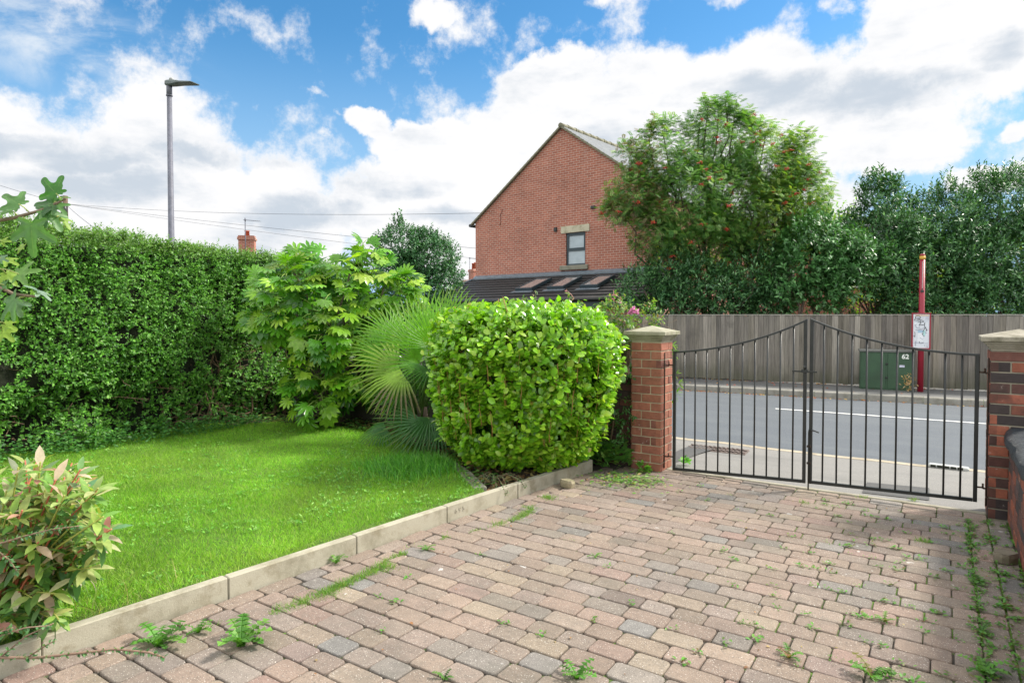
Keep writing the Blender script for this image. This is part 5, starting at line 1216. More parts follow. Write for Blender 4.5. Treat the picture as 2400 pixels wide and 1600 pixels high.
# a few leaves standing up at the crest
cr_ = np.array([tuple(AT(x, y, 7.3)) for x, y in ((695, 592), (728, 590), (752, 586), (800, 612), (838, 600), (880, 605), (905, 612), (668, 606), (950, 640), (975, 660), (600, 640), (592, 690), (588, 745), (625, 660))]); n = len(cr_)
sgn = np.sign(cr_@np.array(R3) - np.mean(cr_@np.array(R3)))[:, None]
lf.add(T_fat, cr_, norm(np.array([0, 0, .7])+sgn*np.array(R3)*.8+rnd(n)*.3), norm(-np.array(F3)*.8+rnd(n)*.4+[0, 0, .5]), rng.uniform(.13, .17, n), palette(n, [(.10, .30, .03), (.20, .42, .05)]))
lf.build('leaves', leaf_mat('fatsia_leaf', .26, .34, (1.2, 1.25, .35)), fat)
mb = MB()
m_stem = M('pale_leaf_stalk', None, .6, var=.2)
for i in range(NF):
    p = Vector(P[i]); dv = Vector(D[i]); q = p - dv*random.uniform(.10, .22) - Vector((0, 0, random.uniform(-.02, .08))); mb.tube([q, (p+q)/2+Vector((0, 0, .012)), p], [.0045, .004, .003], 5, (.22, .34, .06))
mb.build('leaf_stalks', m_stem, fat)
mb = MB()
for (x, y) in ((690, 640), (720, 690), (760, 650), (820, 640), (860, 660), (900, 670), (800, 720), (700, 740), (930, 700), (770, 800), (850, 740)):
    t = AT(x, y, 7.25); limb(mb, fbase+Vector((random.uniform(-.15, .15), random.uniform(-.1, .1), 0)), t, .022, .010, .25, 8, 7)
mb.build('branches', m_bark, fat)

# ---------------------------------------------------------------- fan palm
def T_fan(nseg, span, w_, droop, split=.32):
    V = []; F = []
    for i in range(nseg):
        a = -span/2 + span*i/(nseg-1); L = 1-.12*abs(a/(span/2))**2+random.uniform(-.05, .03); b = len(V); j = random.uniform(-.02, .02)
        pw = span/(nseg-1)
        for (r, ww, z) in ((.0, .004, 0), (split, split*pw*1.0, .0), (.60, split*pw*.82, 0), (.84, split*pw*.50, 0), (L, .001, 0)):
            dr_ = -droop*max(0, r-split*.7)**2*(1+.5*abs(a)); fold_ = ww*.55 if r > 0 else 0
            for s in (-1, 0, 1): V.append((math.sin(a+j*r)*r+s*math.cos(a)*ww/2, math.cos(a+j*r)*r-s*math.sin(a)*ww/2, dr_+(fold_ if s else 0)))
        for r in range(4):
            for s in (0, 1): q = b+r*3+s; F.append((q, q+1, q+4, q+3))
    return np.array(V, float), F
palm = thing('fan_palm', 'fan palm with spiky pleated fronds between the shiny shrub and the round bush', 'palm')
pbz = AT(985, 1040, 6.35); pb_ = Vector((pbz.x, pbz.y, .03))
fr_specs = [  # hub in the picture, depth, tip direction (right, up, towards viewer), size
    (1000, 770, 6.5, (.05, 1, .05), .62, 0), (1045, 745, 6.6, (.35, 1, 0), .56, 0), (960, 790, 6.4, (-.45, .9, .1), .60, 0), (1010, 790, 6.2, (-.15, .95, .3), .55, 0), (930, 850, 6.1, (-.95, .15, .25), .56, 1), (945, 875, 6.0, (-.9, -.35, .4), .52, 1),
    (985, 830, 6.2, (-.6, .6, .4), .5, 0), (1005, 860, 6.0, (-.2, -.3, .9), .42, 0), (975, 985, 6.0, (-.9, .18, .35), .50, 0), (995, 990, 5.85, (-.6, -.5, .6), .46, 2), (1005, 975, 5.9, (.2, -.5, .8), .42, 2), (905, 1000, 6.3, (-.7, -.2, .3), .36, 2), (960, 930, 6.3, (-.7, .4, .2), .46, 0), (1030, 1000, 5.8, (.5, -.45, .6), .34, 2),
    (1060, 790, 6.8, (.7, .8, -.2), .5, 0), (1010, 900, 6.4, (-.35, .8, .2), .45, 0), (915, 770, 6.6, (-.6, .8, -.1), .46, 0), (1070, 760, 6.5, (.2, 1, .1), .5, 0), (895, 810, 6.3, (-.9, .45, .2), .42, 0), (940, 905, 6.1, (-.85, -.1, .4), .44, 0)]
mbp = MB()
for (x, y, z, dv, s, kind_) in fr_specs:
    h = AT(x, y+(18 if y < 860 else 4), z); dvw = Vector(R3)*dv[0]+Vector((0, 0, 1))*dv[1]-Vector(F3)*dv[2]; dvw.normalize()
    lf = LF(); nrm2 = norm((np.array([-F3[0]*.8, -F3[1]*.8, .75])+rnd(1)[0]*.35)[None])
    col = {0: (.16, .36, .04) if y < 860 else (.08, .21, .04), 1: (.26, .40, .06), 2: (.06, .17, .05)}[kind_]  # upper fronds coloured brighter, standing in for backlight through the leaf
    tp = T_fan(20, math.radians(178 if kind_ else 155), .034, .55 if kind_ else .32); ntp = len(tp[0])
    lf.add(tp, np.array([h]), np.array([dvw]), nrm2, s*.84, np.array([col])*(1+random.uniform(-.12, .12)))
    C = lf.C[0]; r_ = np.linalg.norm(tp[0][:, :2], axis=1); tipm = (r_ > .8) & (rng.random(ntp) < .5); C[tipm] = C[tipm]*.5+np.array([.22, .20, .06])*.5
    if kind_ == 1 and y > 860: C[(tp[0][:, 0] < -.1) & (r_ > .5)] = (.24, .19, .12)
    lf.build('frond', m_leaft, palm, smooth=False)
    base = pb_ + Vector((random.uniform(-.04, .04), random.uniform(-.04, .04), random.uniform(.15, .38))); mid = base.lerp(h, .55)+Vector((0, 0, .05)); mbp.tube([base, mid, h, h+dvw*.03], [.011, .008, .006, .004], 6, (.12, .20, .05))
mbp.build('frond_stalks', m_stem, palm)
mb = MB(); mb.tube([pb_-Vector((0, 0, .05)), pb_+Vector((0, 0, .2)), pb_+Vector((.01, 0, .42))], [.10, .095, .06], 10); mb.build('trunk', m_bark, palm)

# ---------------------------------------------------------------- climber over the wall by the pillar, pink flowers
cl = thing('climbing_shrub', 'tangled climbing shrub with pink flowers and brown stems behind the clean pillar', 'climber')
cb = [PB(1440, 768, 5.95, 66, .16), PB(1440, 768, 5.95, 60, .16), PB(1510, 760, 6.1, 50, .11), PB(1515, 758, 6.1, 46, .10), PB(1400, 790, 6.0, 45, .2), PB(1455, 860, 5.9, 34, .25), PB(1340, 760, 6.2, 60, .14), PB(1445, 960, 5.75, 26, .22), PB(1440, 1030, 5.6, 28, .10), PB(1240, 780, 6.3, 80, .15), PB(1100, 830, 6.5, 90, .28), PB(1020, 860, 6.6, 80, .3)]
P, O = in_blobs(cb, 1500, .6, .15, 6); pos, yd, nn_, _ = twigs(P, O, 6, .09, .75, .3, .7); NL = len(pos); lf = LF()
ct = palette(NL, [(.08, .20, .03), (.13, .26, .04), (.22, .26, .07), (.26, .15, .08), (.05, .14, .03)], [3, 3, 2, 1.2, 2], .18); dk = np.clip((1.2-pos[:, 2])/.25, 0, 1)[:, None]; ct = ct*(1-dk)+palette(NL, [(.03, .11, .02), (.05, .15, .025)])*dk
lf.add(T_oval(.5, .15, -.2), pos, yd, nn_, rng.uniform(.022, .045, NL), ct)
for (x, y) in ((1575, 810), (1578, 832), (1582, 878), (1585, 922), (1590, 900), (1572, 940)):  # sprays of leaves reaching past the pillar
    p = np.array([tuple(AT(x, y, 6.15))]); n = 5; a_ = rng.uniform(-1.3, 1.3, n); lf.add(T_oval(.34, .1, -.2), np.repeat(p, n, 0)+rnd(n)*.01, np.cos(a_)[:, None]*np.array(R3)+np.sin(a_)[:, None]*np.array([0, 0, 1]), rnd(n)*.4+[0, 0, 1], .07, palette(n, [(.12, .28, .04), (.2, .34, .06)]))
lf.build('leaves', m_leafm, cl)
mb = MB(); random.seed(11)
for k in range(90):
    a = AT(random.uniform(1452, 1480), random.uniform(800, 815), random.uniform(5.86, 6.0)); b = AT(random.uniform(1440, 1476), random.uniform(880, 1010), random.uniform(5.78, 5.9)); limb(mb, a, b, .003, .004, .12, 5, 5, (.26, .20, .13))
for k in range(160):
    a = AT(random.uniform(1380, 1560), random.uniform(745, 790), random.uniform(5.95, 6.15)); limb(mb, a, a+Vector((random.uniform(-.14, .14), random.uniform(-.05, .05), random.uniform(-.08, .07))), .0025, .0015, .4, 4, 4, (.28, .20, .14))
for pts, r in ((((1455, 800), (1450, 900), (1452, 950), (1466, 985), (1462, 1020), (1440, 1036)), .011), (((1450, 930), (1438, 985), (1432, 1030)), .008), (((1470, 870), (1478, 930), (1470, 975)), .008)):
    mb.tube([AT(x, y, 5.80) for x, y in pts], r, 7, (.34, .24, .15))
for (x0, y0, x1, y1) in ((1437, 728, 1438, 680), (1440, 740, 1437, 700), (1462, 735, 1460, 718), (1345, 700, 1330, 682), (1547, 745, 1561, 728), (1561, 728, 1565, 722)): mb.tube([AT(x0, y0, 6.0), AT((x0+x1)/2+2, (y0+y1)/2, 6.0), AT(x1, y1, 6.0)], [.004, .0035, .002], 5, (.45, .24, .20))
mb.build('stems', M('climber_stem', None, .85, var=.3, scale=30), cl)
m_pink = leaf_mat('pink_petal', .5, .3, (1, 1, 1))
for (x, y, n, s) in ((1484, 727, 16, .026), (1493, 731, 12, .024), (1477, 733, 9, .024), (1421, 735, 10, .022), (1453, 708, 4, .014), (1420, 1008, 5, .02), (1424, 1012, 3, .018)):
    lf = LF(); p = np.array(AT(x, y, 5.95)); lf.add(T_oval(.6, .15, -.2), p+rnd(n)*.014, rnd(n)+[0, 0, .3], rnd(n), s*1.3, palette(n, [(.70, .22, .50), (.78, .34, .58), (.62, .14, .46)])); lf.build('flower', m_pink, cl)
n = 34; k_ = rng.choice(len(P), n)
for (x, y) in ((1437, 690), (1434, 700), (1442, 706), (1432, 712), (1444, 694), (1462, 718), (1466, 722), (1458, 720), (1345, 700), (1330, 684), (1561, 727), (1565, 733)):
    lf = LF(); lf.add(T_oval(.5, .2, -.3), np.array(AT(x, y, 6.0))+rnd(3)*.01, rnd(3), rnd(3), .024, palette(3, [(.5, .26, .18), (.6, .4, .25), (.5, .2, .22)])); lf.build('seed_head', m_pink, cl)

# low plants at the foot of the pillar
def clump(name, c, r, h, n, leaf, size, cols, label, cat, mat=None, up=.8, group=None, tpl=None):
    lf = LF(); a = rng.uniform(0, 6.28, n); rr = r*np.sqrt(rng.random(n)); P = np.column_stack([c[0]+np.cos(a)*rr, c[1]+np.sin(a)*rr, c[2]+h*rng.random(n)*(1-.6*(rr/r)**2)])
    D = norm(np.column_stack([np.cos(a), np.sin(a), np.full(n, up)])+rnd(n)*.5); lf.add(tpl or T_oval(leaf, .12, -.2), P, D, rnd(n)*.5+[0, 0, 1.], rng.uniform(size*.6, size*1.2, n), palette(n, cols)); return tag(lf.build(name, mat or m_leafm), label, cat, group)
T_lob5 = T_lobed(np.radians([-100, -50, 0, 50, 100]), [.7, .9, 1, .9, .7], .22, .5, .1, .03)
g = G(1435, 1080, .05); clump('low_plant', (g.x, g.y, .04), .20, .22, 240, .5, .05, [(.06, .19, .03), (.10, .25, .05), (.16, .28, .06)], 'low leafy plant filling the gap between the round bush and the clean pillar', 'plant', tpl=T_lob5)
g = G(1508, 1106, 0); clump('weed', (g.x, g.y+.0, .0), .06, .11, 30, .5, .04, [(.09, .26, .03), (.15, .34, .05)], 'lobed leafy weed growing against the front of the clean pillar', 'weed', tpl=T_lob5)
g = G(1588, 1088, 0); clump('weed', (g.x+.05, g.y+.05, .0), .045, .10, 22, .5, .03, [(.09, .30, .03), (.15, .38, .05)], 'bright green weed just outside the left gate leaf at the pillar foot', 'weed', tpl=T_lob5)
def sprig(mbs, lf, pts, k, size, cols, r=.002, side=.7):
    pts = [Vector(p) for p in pts]; mbs.tube(pts, [r*(1-.5*i/len(pts)) for i in range(len(pts))], 5, (.25, .16, .11)); seg = []
    for i in range(k):
        t = (i+.5)/k*(len(pts)-1); j = min(int(t), len(pts)-2); p = pts[j].lerp(pts[j+1], t-j); d = (pts[j+1]-pts[j]).normalized(); seg.append((p, d))
    P = np.array([tuple(p) for p, d in seg]*2); D = np.array([tuple(d) for p, d in seg]*2); s = rnd(len(P)); s = norm(s-(s*D).sum(1, keepdims=True)*D)
    lf.add(T_oval(.5, .1, -.1), P, D*.5+s*side, rnd(len(P))*.5+[0, 0, 1.], rng.uniform(size*.7, size*1.2, len(P)), palette(len(P), cols))
cot = thing('creeping_cotoneaster', 'small grey green creeping plant spilling over the edging under the round bush', 'creeping plant'); mb = MB(); lf = LF(); random.seed(5)
g = G(1165, 1128, .10)
for k in range(15):
    a = random.uniform(-2.6, .6); L = random.uniform(.12, .26); p0 = Vector((g.x-.02, g.y+random.uniform(-.05, .05), .11)); dd = Vector((math.cos(a), math.sin(a), 0)); sprig(mb, lf, [p0, p0+dd*L*.4+Vector((0, 0, .05)), p0+dd*L*.8+Vector((0, 0, .015)), p0+dd*L+Vector((0, 0, -.05))], 15, .015, [(.06, .15, .06), (.10, .19, .08)])
mb.build('stems', m_twig, cot); lf.build('leaves', m_leafm, cot)
# ---------------------------------------------------------------- fig branches reaching in from the left
fig = thing('fig_tree', 'fig tree branches with big lobed leaves reaching in from the left edge', 'fig tree')
FZD = 2.6; K4 = lambda x, y: (x/3.92, 400+y/3.92)
def FG(x, y, dz=0.0): return AT(*K4(x, y), FZD+dz)
mb = MB(); root_ = AT(-330, 900, 2.7); root_.z = 0
mb.tube([root_, root_+Vector((.02, .03, .6)), AT(-250, 640, 2.7), AT(-120, 540, 2.65), FG(-150, 490), FG(0, 455), FG(120, 435), FG(250, 400), FG(330, 378), FG(430, 345), FG(520, 300), FG(600, 262)], [.03, .025, .02, .012, .009, .0075, .007, .0065, .006, .0055, .005, .004], 8, (.20, .15, .10))
mb.tube([AT(-250, 640, 2.7), AT(-100, 680, 2.6), FG(-60, 1050), FG(60, 1100), FG(130, 1135), FG(220, 1145), FG(330, 1155), FG(365, 1130)], [.018, .012, .008, .007, .0065, .006, .005, .003], 8, (.22, .16, .11))
mb.build('branches', M('fig_bark', None, .8, var=.3, scale=30, bs=.3), fig)
AF = np.radians([-118, -58, 0, 58, 118]); T_fig = T_lobed(AF, [.54, .88, 1.0, .88, .54], .165, .40, .15, .04, True)
T_fig3 = T_lobed(AF, [.44, .82, 1.0, .82, .44], .185, .45, .25, .05, True)
def subdiv(tpl):
    """one linear-to-smooth subdivision so near leaves have curved outlines"""
    V, F = tpl; me = bpy.data.meshes.new('t'); me.from_pydata([tuple(v) for v in V], [], [tuple(f) for f in F]); o = bpy.data.objects.new('t', me); COL.objects.link(o)
    m = o.modifiers.new('s', 'SUBSURF'); m.levels = 2; bpy.context.view_layer.update(); ev = o.evaluated_get(bpy.context.evaluated_depsgraph_get()); m2 = bpy.data.meshes.new_from_object(ev)
    V2 = np.array([v.co[:] for v in m2.vertices]); F2 = [tuple(p.vertices) for p in m2.polygons]; bpy.data.objects.remove(o); return V2, F2
# subdivision rounds the tips, so start from slightly longer lobes
T_figs, T_fig3s = subdiv((T_fig[0]*1.12, T_fig[1])), subdiv((T_fig3[0]*1.12, T_fig3[1]))
def fig_mat():
    m_, t, p, o = mat_new('fig_leaf'); c = attr(t); at = t.new('ShaderNodeAttribute'); at.attribute_name = 'Vein'
    c = t.mix(t.smooth(at.outputs['Fac'], .5, .95), c, (.20, .30, .11, 1)); c = t.mix(1.0, c, t.ramp(t.noise(coords(t), 40, 4, .6), [(.3, .8), (.7, 1.15)]), 'MULTIPLY'); t.l.new(c, p.inputs['Base Color']); p.inputs['Roughness'].default_value = .5
    tr = t.new('ShaderNodeBsdfTranslucent'); t.l.new(t.mix(1.0, c, (1.7, 2.0, .6), 'MULTIPLY'), tr.inputs[0]); mx = t.new('ShaderNodeMixShader'); mx.inputs[0].default_value = .35
    t.l.new(p.outputs[0], mx.inputs[1]); t.l.new(tr.outputs[0], mx.inputs[2]); t.l.new(mx.outputs[0], o.inputs[0]); return m_
m_fig = fig_mat(); R_, F_, Z_1 = Vector(R3), Vector(F3), Vector((0, 0, 1))
def fleaf(hub, tip, facing, col, stalk=None, tpl=None, dz=0.0, tipdz=0.0):
    h = FG(*hub, dz); t = FG(*tip, dz+tipdz); d = t-h; s = d.length*.93; lf = LF(); T = tpl or T_figs
    lf.add(T, np.array([h]), np.array([d]), np.array([R_*facing[0]+Z_1*facing[1]-F_*facing[2]]), s, np.array([col])); o = lf.build('leaf', m_fig, fig)
    V = T[0]; ang = np.arctan2(V[:, 0], V[:, 1]); r = np.hypot(V[:, 0], V[:, 1]); dv = np.min(np.abs(ang[:, None]-AF[None]), 1)*r; vein = .8*np.clip(1-dv/.02, 0, 1)*(r < .95); vein[r < .03] = 1
    a = o.data.attributes.new('Vein', 'FLOAT', 'POINT'); a.data.foreach_set('value', vein.astype(np.float32))
    if stalk: q = FG(*stalk, 0); mbs = MB(); mbs.tube([q, (q+h)/2+Vector((0, 0, .004)), h], [.0028, .0024, .002], 6, (.30, .36, .10)); mbs.build('leaf_stalk', m_stem, o)
GD, GM, GY_, GB = (.055, .145, .045), (.09, .20, .06), (.21, .32, .04), (.16, .25, .18)
fleaf((515, 208), (360, 60), (.3, -.2, .9), (.05, .17, .03), (560, 270), T_fig3s)
fleaf((490, 305), (300, 300), (.0, .45, .9), GD, (520, 285)); fleaf((520, 315), (610, 395), (.3, .5, .8), GM, (520, 300)); fleaf((430, 360), (280, 480), (-.2, .3, .9), GD, (440, 345))
fleaf((290, 510), (285, 790), (.0, .4, .9), GM, (205, 420), T_figs, -.05); fleaf((170, 305), (10, 200), (-.1, .6, .8), GM, (265, 380), T_fig3s); fleaf((100, 370), (-60, 375), (.0, .8, .5), (.10, .24, .03), (160, 410), T_fig3s)
fleaf((440, 388), (570, 530), (.6, .5, .6), GM, (400, 365), T_fig3s); fleaf((555, 250), (640, 235), (.2, .9, .4), (.10, .22, .03), (560, 262), T_fig3s); fleaf((560, 430), (655, 520), (.4, .9, .3), GY_, (520, 420), T_fig3s, .05)
fleaf((20, 650), (95, 640), (.0, .5, .8), GY_, (-40, 640), T_fig3s, .1); fleaf((210, 700), (120, 720), (.1, .6, .7), GY_, None, T_fig3s, .12); fleaf((10, 800), (70, 830), (-.1, .3, .9), GB, (-60, 820), T_fig3s, .0); fleaf((60, 820), (165, 850), (.1, .7, .5), GY_, None, T_fig3s, .1)
fleaf((175, 950), (360, 900), (.0, .6, .8), (.12, .24, .05), (15, 900), T_figs); fleaf((60, 950), (150, 1040), (.3, .6, .6), GY_, (0, 900), T_fig3s, .03); fleaf((40, 1050), (-70, 1080), (.1, .5, .8), GM, (-20, 1050)); fleaf((360, 1110), (235, 1010), (.5, 1, -.25), GB, (345, 1150), T_fig3s, 0); fleaf((360, 1112), (475, 1170), (.4, 1, .1), (.20, .28, .22), None, T_fig3s, 0)
fleaf((130, 1190), (-20, 1370), (-.2, .5, .8), (.09, .20, .06), (240, 1155), T_figs, -.04); fleaf((140, 1200), (190, 1340), (.3, .4, .8), GB, (240, 1155), T_fig3s, .02); fleaf((120, 1290), (150, 1400), (.2, .4, .8), (.12, .26, .03), None, T_fig3s, .05)
fleaf((50, 1410), (150, 1450), (.1, .6, .7), GY_, (0, 1390), T_fig3s, .03); fleaf((30, 1480), (120, 1560), (.2, .5, .8), GY_, (-20, 1440), T_fig3s, .06); fleaf((300, 1110), (265, 1150), (.3, .6, .5), (.16, .30, .03), None, T_fig3s, .06); fleaf((20, 1000), (-60, 1020), (.1, .5, .8), GY_, None, T_fig3s, .05)

# ---------------------------------------------------------------- red-tinged leafy bush, front left
peo = thing('leafy_bush', 'bush of long pointed green leaves tinged pink and red, front left corner', 'bush')
random.seed(21); mb = MB(); lf = LF(); T_peo = T_oval(.36, .10, -.28, ((0, 0), (.15, .45), (.4, 1.0), (.7, .8), (.88, .35), (1, 0)))
pc_ = AT(40, 1500, 2.6); pc_ = Vector((pc_.x-.05, pc_.y, .07)); tips = []
edge_tips = [(50, 1065), (105, 1052), (205, 1070), (225, 1105), (245, 1120), (262, 1180), (150, 1085), (80, 1110), (20, 1120), (270, 1220), (240, 1240), (165, 1130), (110, 1150), (30, 1170), (200, 1180), (140, 1200), (70, 1220), (180, 1290), (230, 1300), (110, 1290), (20, 1270), (60, 1330), (140, 1360), (20, 1390), (90, 1410), (45, 1440), (-30, 1100), (-40, 1200), (-40, 1300), (-30, 1400), (150, 1420), (100, 1240), (200, 1230), (160, 1250), (60, 1165), (130, 1110), (-10, 1450), (85, 1370)]
for (x, y) in edge_tips:
    for rep in range(3):
        z = 2.70+random.uniform(-.32, .30) if rep else 2.45+random.uniform(-.12, .15); t = AT(x*.94-4+random.uniform(-12, 12)*rep, y+30+random.uniform(-12, 12)*rep, z)
        if t.z < .12: continue
        base = pc_+Vector((random.uniform(-.08, .08), random.uniform(-.08, .08), 0)); mid = base.lerp(t, .6)+Vector((0, 0, .07)); red = random.random() < .4
        mb.tube([base, mid, t], [.005, .004, .003], 6, (.42, .12, .06) if red else (.28, .30, .05))
        dirn = (t-mid).normalized(); k = random.randint(6, 9); a0 = random.uniform(0, 6.28); u = dirn.orthogonal().normalized(); v = dirn.cross(u)
        pinkish = random.random()
        for i in range(k):
            a = a0 + i*2.4; back = .015*(k-i); s = random.uniform(.062, .098); p = t - dirn*back; sd = u*math.cos(a)+v*math.sin(a)
            col = palette(1, [(.14, .29, .05), (.23, .36, .07), (.34, .40, .12), (.50, .35, .29), (.36, .15, .13), (.10, .22, .11), (.52, .50, .32)], [4, 4, 2.5, 1.0+2.2*(pinkish > .8), .6+1.2*(pinkish > .9), 1.5, 1.2])[0]
            lf.add(T_peo, np.array([p]), np.array([dirn*.75+sd*.9+Vector((0, 0, .1))]), np.array([Vector((0, 0, 1))-sd*.3+dirn*.3]), s, np.array([col]))
        for i in range(7):
            q = base.lerp(t, random.uniform(.45, .92)); sd = Vector(rnd(1)[0]); col = palette(1, [(.06, .16, .04), (.10, .21, .05), (.24, .16, .11)], [4, 4, 1])[0]
            lf.add(T_peo, np.array([q]), np.array([sd+dirn*.4]), np.array([Vector((0, 0, 1))+Vector(rnd(1)[0])*.4]), random.uniform(.06, .10), np.array([col]))
mb.build('stems', m_stem, peo); lf.build('leaves', m_leafm, peo)
# thin cotoneaster twigs close to the viewer
tw = thing('cotoneaster_twigs', 'thin arching twigs with tiny dark green leaves across the bottom left corner', 'twigs'); mb = MB(); lf = LF(); CG = [(.05, .15, .05), (.08, .20, .07), (.12, .24, .10)]; TZ = 1.25
for pts, r in ((((-220, 1560), (-60, 1545), (0, 1540), (90, 1540), (180, 1530), (270, 1520), (350, 1528), (385, 1540)), .0035), (((-200, 1280), (-40, 1285), (60, 1255), (120, 1240), (185, 1232)), .0022), (((-200, 1200), (-20, 1280), (20, 1310), (45, 1345)), .002), (((-60, 1545), (0, 1490), (60, 1470), (120, 1465)), .002), (((0, 1540), (60, 1490), (125, 1460)), .0018), (((60, 1542), (110, 1510), (130, 1500)), .0016), (((-200, 1500), (-60, 1500), (0, 1480), (30, 1470)), .002)):
    sprig(mb, lf, [AT(x, y, TZ) for x, y in pts], max(10, int(abs(pts[-1][0]-pts[0][0])/7)), .0095, CG, r, .9)
cb0 = AT(-220, 1560, TZ); mb.tube([Vector((cb0.x-.05, cb0.y-.05, 0)), cb0], [.008, .004], 6, (.25, .16, .11))
for y_ in (1280, 1200, 1500): q = AT(-200, y_, TZ); mb.tube([Vector((cb0.x-.05, cb0.y-.05, 0)), q], [.006, .002], 6, (.25, .16, .11))
mb.build('stems', M('cotoneaster_stem', None, .8, var=.2), tw); lf.build('leaves', m_leafm, tw)
# dry grass stems beside the bush
lf = LF(); g = G(330, 1440, .09); n = 260; x = g.x+rng.normal(size=n)*.16; y = g.y+rng.normal(size=n)*.12; k_ = x < kxa(y)-.05; x, y = x[k_], y[k_]; n = len(x)
lf.add(T_blade(.02, .5), np.column_stack([x, y, np.full(n, .085)]), np.column_stack([rng.normal(size=n)*.6, rng.normal(size=n)*.6, np.ones(n)]), rnd(n), rng.uniform(.05, .15, n), palette(n, [(.34, .27, .12), (.24, .22, .08), (.16, .2, .05)])); tag(lf.build('dry_grass', m_leafm), 'wispy dry grass between the red tinged bush and the edging', 'dry grass', kind='stuff')

# ---------------------------------------------------------------- weeds in the paving
T_dand = None
def mk_dand():
    V = []; F = []; n = 6
    for i in range(n+1):
        t = i/n; z = .25*math.sin(t*2.6)-.05*t; V.append((0, t, z))
    for s in (-1, 1):
        for i in range(n):
            t0, t1 = i/n, (i+1)/n; w0 = .035+.10*math.sin(t0*3.0); b = len(V); z0 = .25*math.sin(t0*2.6)-.05*t0; z1 = .25*math.sin(t1*2.6)-.05*t1
            V.extend([(s*.02, t0, z0+.01), (s*(w0+.09), t0+.03, z0+.02), (s*.03, t1-.02, z1+.01)]); F.append((i, b, b+1, b+2, i+1))
    return np.array(V, float), F
T_dand = mk_dand()
def rosette(p, n, s, cols, name, label, cat='weed', group='dandelions in the paving', up=.10):
    lf = LF(); a = np.arange(n)*2.4+rng.random(n); D = np.column_stack([np.cos(a), np.sin(a), up+rng.random(n)*.5]); lf.add(T_dand, np.tile(np.array([p[0], p[1], -.003]), (n, 1)), D, rnd(n)*.15+[0, 0, 1.], 1.3*s*(.6+.5*rng.random(n)), palette(n, cols)); return tag(lf.build(name, m_leafm, None, False), label, cat, group)
DC = [(.06, .18, .02), (.09, .24, .03), (.14, .29, .05)]
for (x, y, s, n, lab) in ((565, 1512, .105, 18, 'largest dandelion with jagged leaves on the paving, in front of the long edging stones'), (372, 1512, .10, 15, 'big dandelion with jagged leaves on the paving, ahead of the thin twig tip'), (788, 1318, .06, 8, 'upright small dandelion at the foot of the edging by its second dark joint'),
                          (1352, 1588, .07, 10, 'small pointed weed at the very bottom edge of the paving, centre'), (2045, 1588, .075, 10, 'dandelion with reddish leaves at the bottom edge of the paving towards the right'), (2306, 1575, .07, 9, 'broad leaved weed in the paving joint at the bottom right'),
                          (1848, 1540, .05, 10, 'small dark leaved weed left of the dandelion with reddish leaves'), (2300, 1480, .05, 9, 'reddish green weed in the long joint near the bottom right corner'), (2074, 1455, .045, 8, 'little red leaved weed in the middle right of the paving'), (2296, 1365, .055, 10, 'weed clump in the long joint level with the loose mossy stone'),
                          (465, 1480, .06, 9, 'low weed between the two big dandelions'), (1000, 1288, .045, 8, 'small dandelion in the grassy joint near the number stamped stone'), (1042, 1620-30, .04, 6, 'tiny weed low in the centre left of the paving'), (1395, 1305, .04, 6, 'lone wispy sprig in the open paving in front of the gate')):
    g = G(x, y, 0); rosette(g, n, s, DC if 'red' not in lab else DC*2+[(.20, .11, .05)], 'dandelion' if 'dandelion' in lab else 'weed', lab)
# small weeds and grass in the joints: uncountable
lf = LF(); C_ = []
def scatter_line(p0, p1, n, w_, a_=0):
    t = rng.random(n); c = np.array([p0[0], p0[1]])[None]*(1-t[:, None])+np.array([p1[0], p1[1]])[None]*t[:, None]; return c + rng.normal(size=(n, 2))*w_
L1 = scatter_line((.151, 1.9), (.154, 5.2), 150, .012); L2 = scatter_line((.257, 3.0), (.257, 5.25), 60, .014); L3 = scatter_line((.36, 1.5), (.36, 5.2), 90, .018)
g0 = [(G(x, y, 0).x, G(x, y, 0).y) for x, y in ((430, 1492), (700, 1415), (860, 1345), (960, 1290), (1060, 1250), (1200, 1222), (1300, 1165))]
pts = [L1, L2, L3, np.column_stack([rng.uniform(-.75, .35, 130), rng.uniform(2.4, 5.2, 130)]), np.column_stack([rng.uniform(-2.3, .2, 60), rng.uniform(1.2, 5.3, 60)])]
P = np.concatenate(pts); 
# snap the scattered ones to bed joints
jj = len(L1)+len(L2)+len(L3); P[jj:, 1] = np.round((P[jj:, 1]+.55)/CD)*CD-.55
n0 = len(P); k = 9; sz = np.repeat(rng.uniform(.007, .019, n0), k); Pn = np.repeat(P, k, 0)+rng.normal(size=(n0*k, 2))*.014; a_ = rng.uniform(0, 6.28, n0*k)
lf.add(T_oval(.55, .1, -.2), np.column_stack([Pn, np.full(n0*k, .0)+rng.random(n0*k)*.012]), np.column_stack([np.cos(a_), np.sin(a_), .5+0*a_]), rnd(n0*k)*.4+[0, 0, 1.], sz*1.25, palette(n0*k, [(.07, .22, .025), (.11, .30, .04), (.16, .20, .05), (.16, .09, .05)], [3, 3, 1, .5]))
gp_ = []
for i in range(len(g0)-1): gp_.append(scatter_line(g0[i], g0[i+1], 1500 if i in (1, 2, 5) else 700, .020))
GPT = np.concatenate(gp_); bunch = nz(np.column_stack([GPT, GPT[:, 0]]), 5.5, 1.0) > .02; GPT = GPT[bunch]
extra = np.concatenate([np.array([[G(x, y, 0).x, G(x, y, 0).y]])+rng.normal(size=(m_, 2))*s_ for x, y, m_, s_ in ((1285, 1166, 380, .03), (2165, 1268, 160, .02), (760, 1395, 200, .035), (1240, 1190, 160, .03), (905, 1330, 260, .03), (2020, 1165, 60, .02), (1885, 1178, 70, .02), (2140, 1170, 60, .015))])
GPT = np.concatenate([GPT, extra]); n = len(GPT)
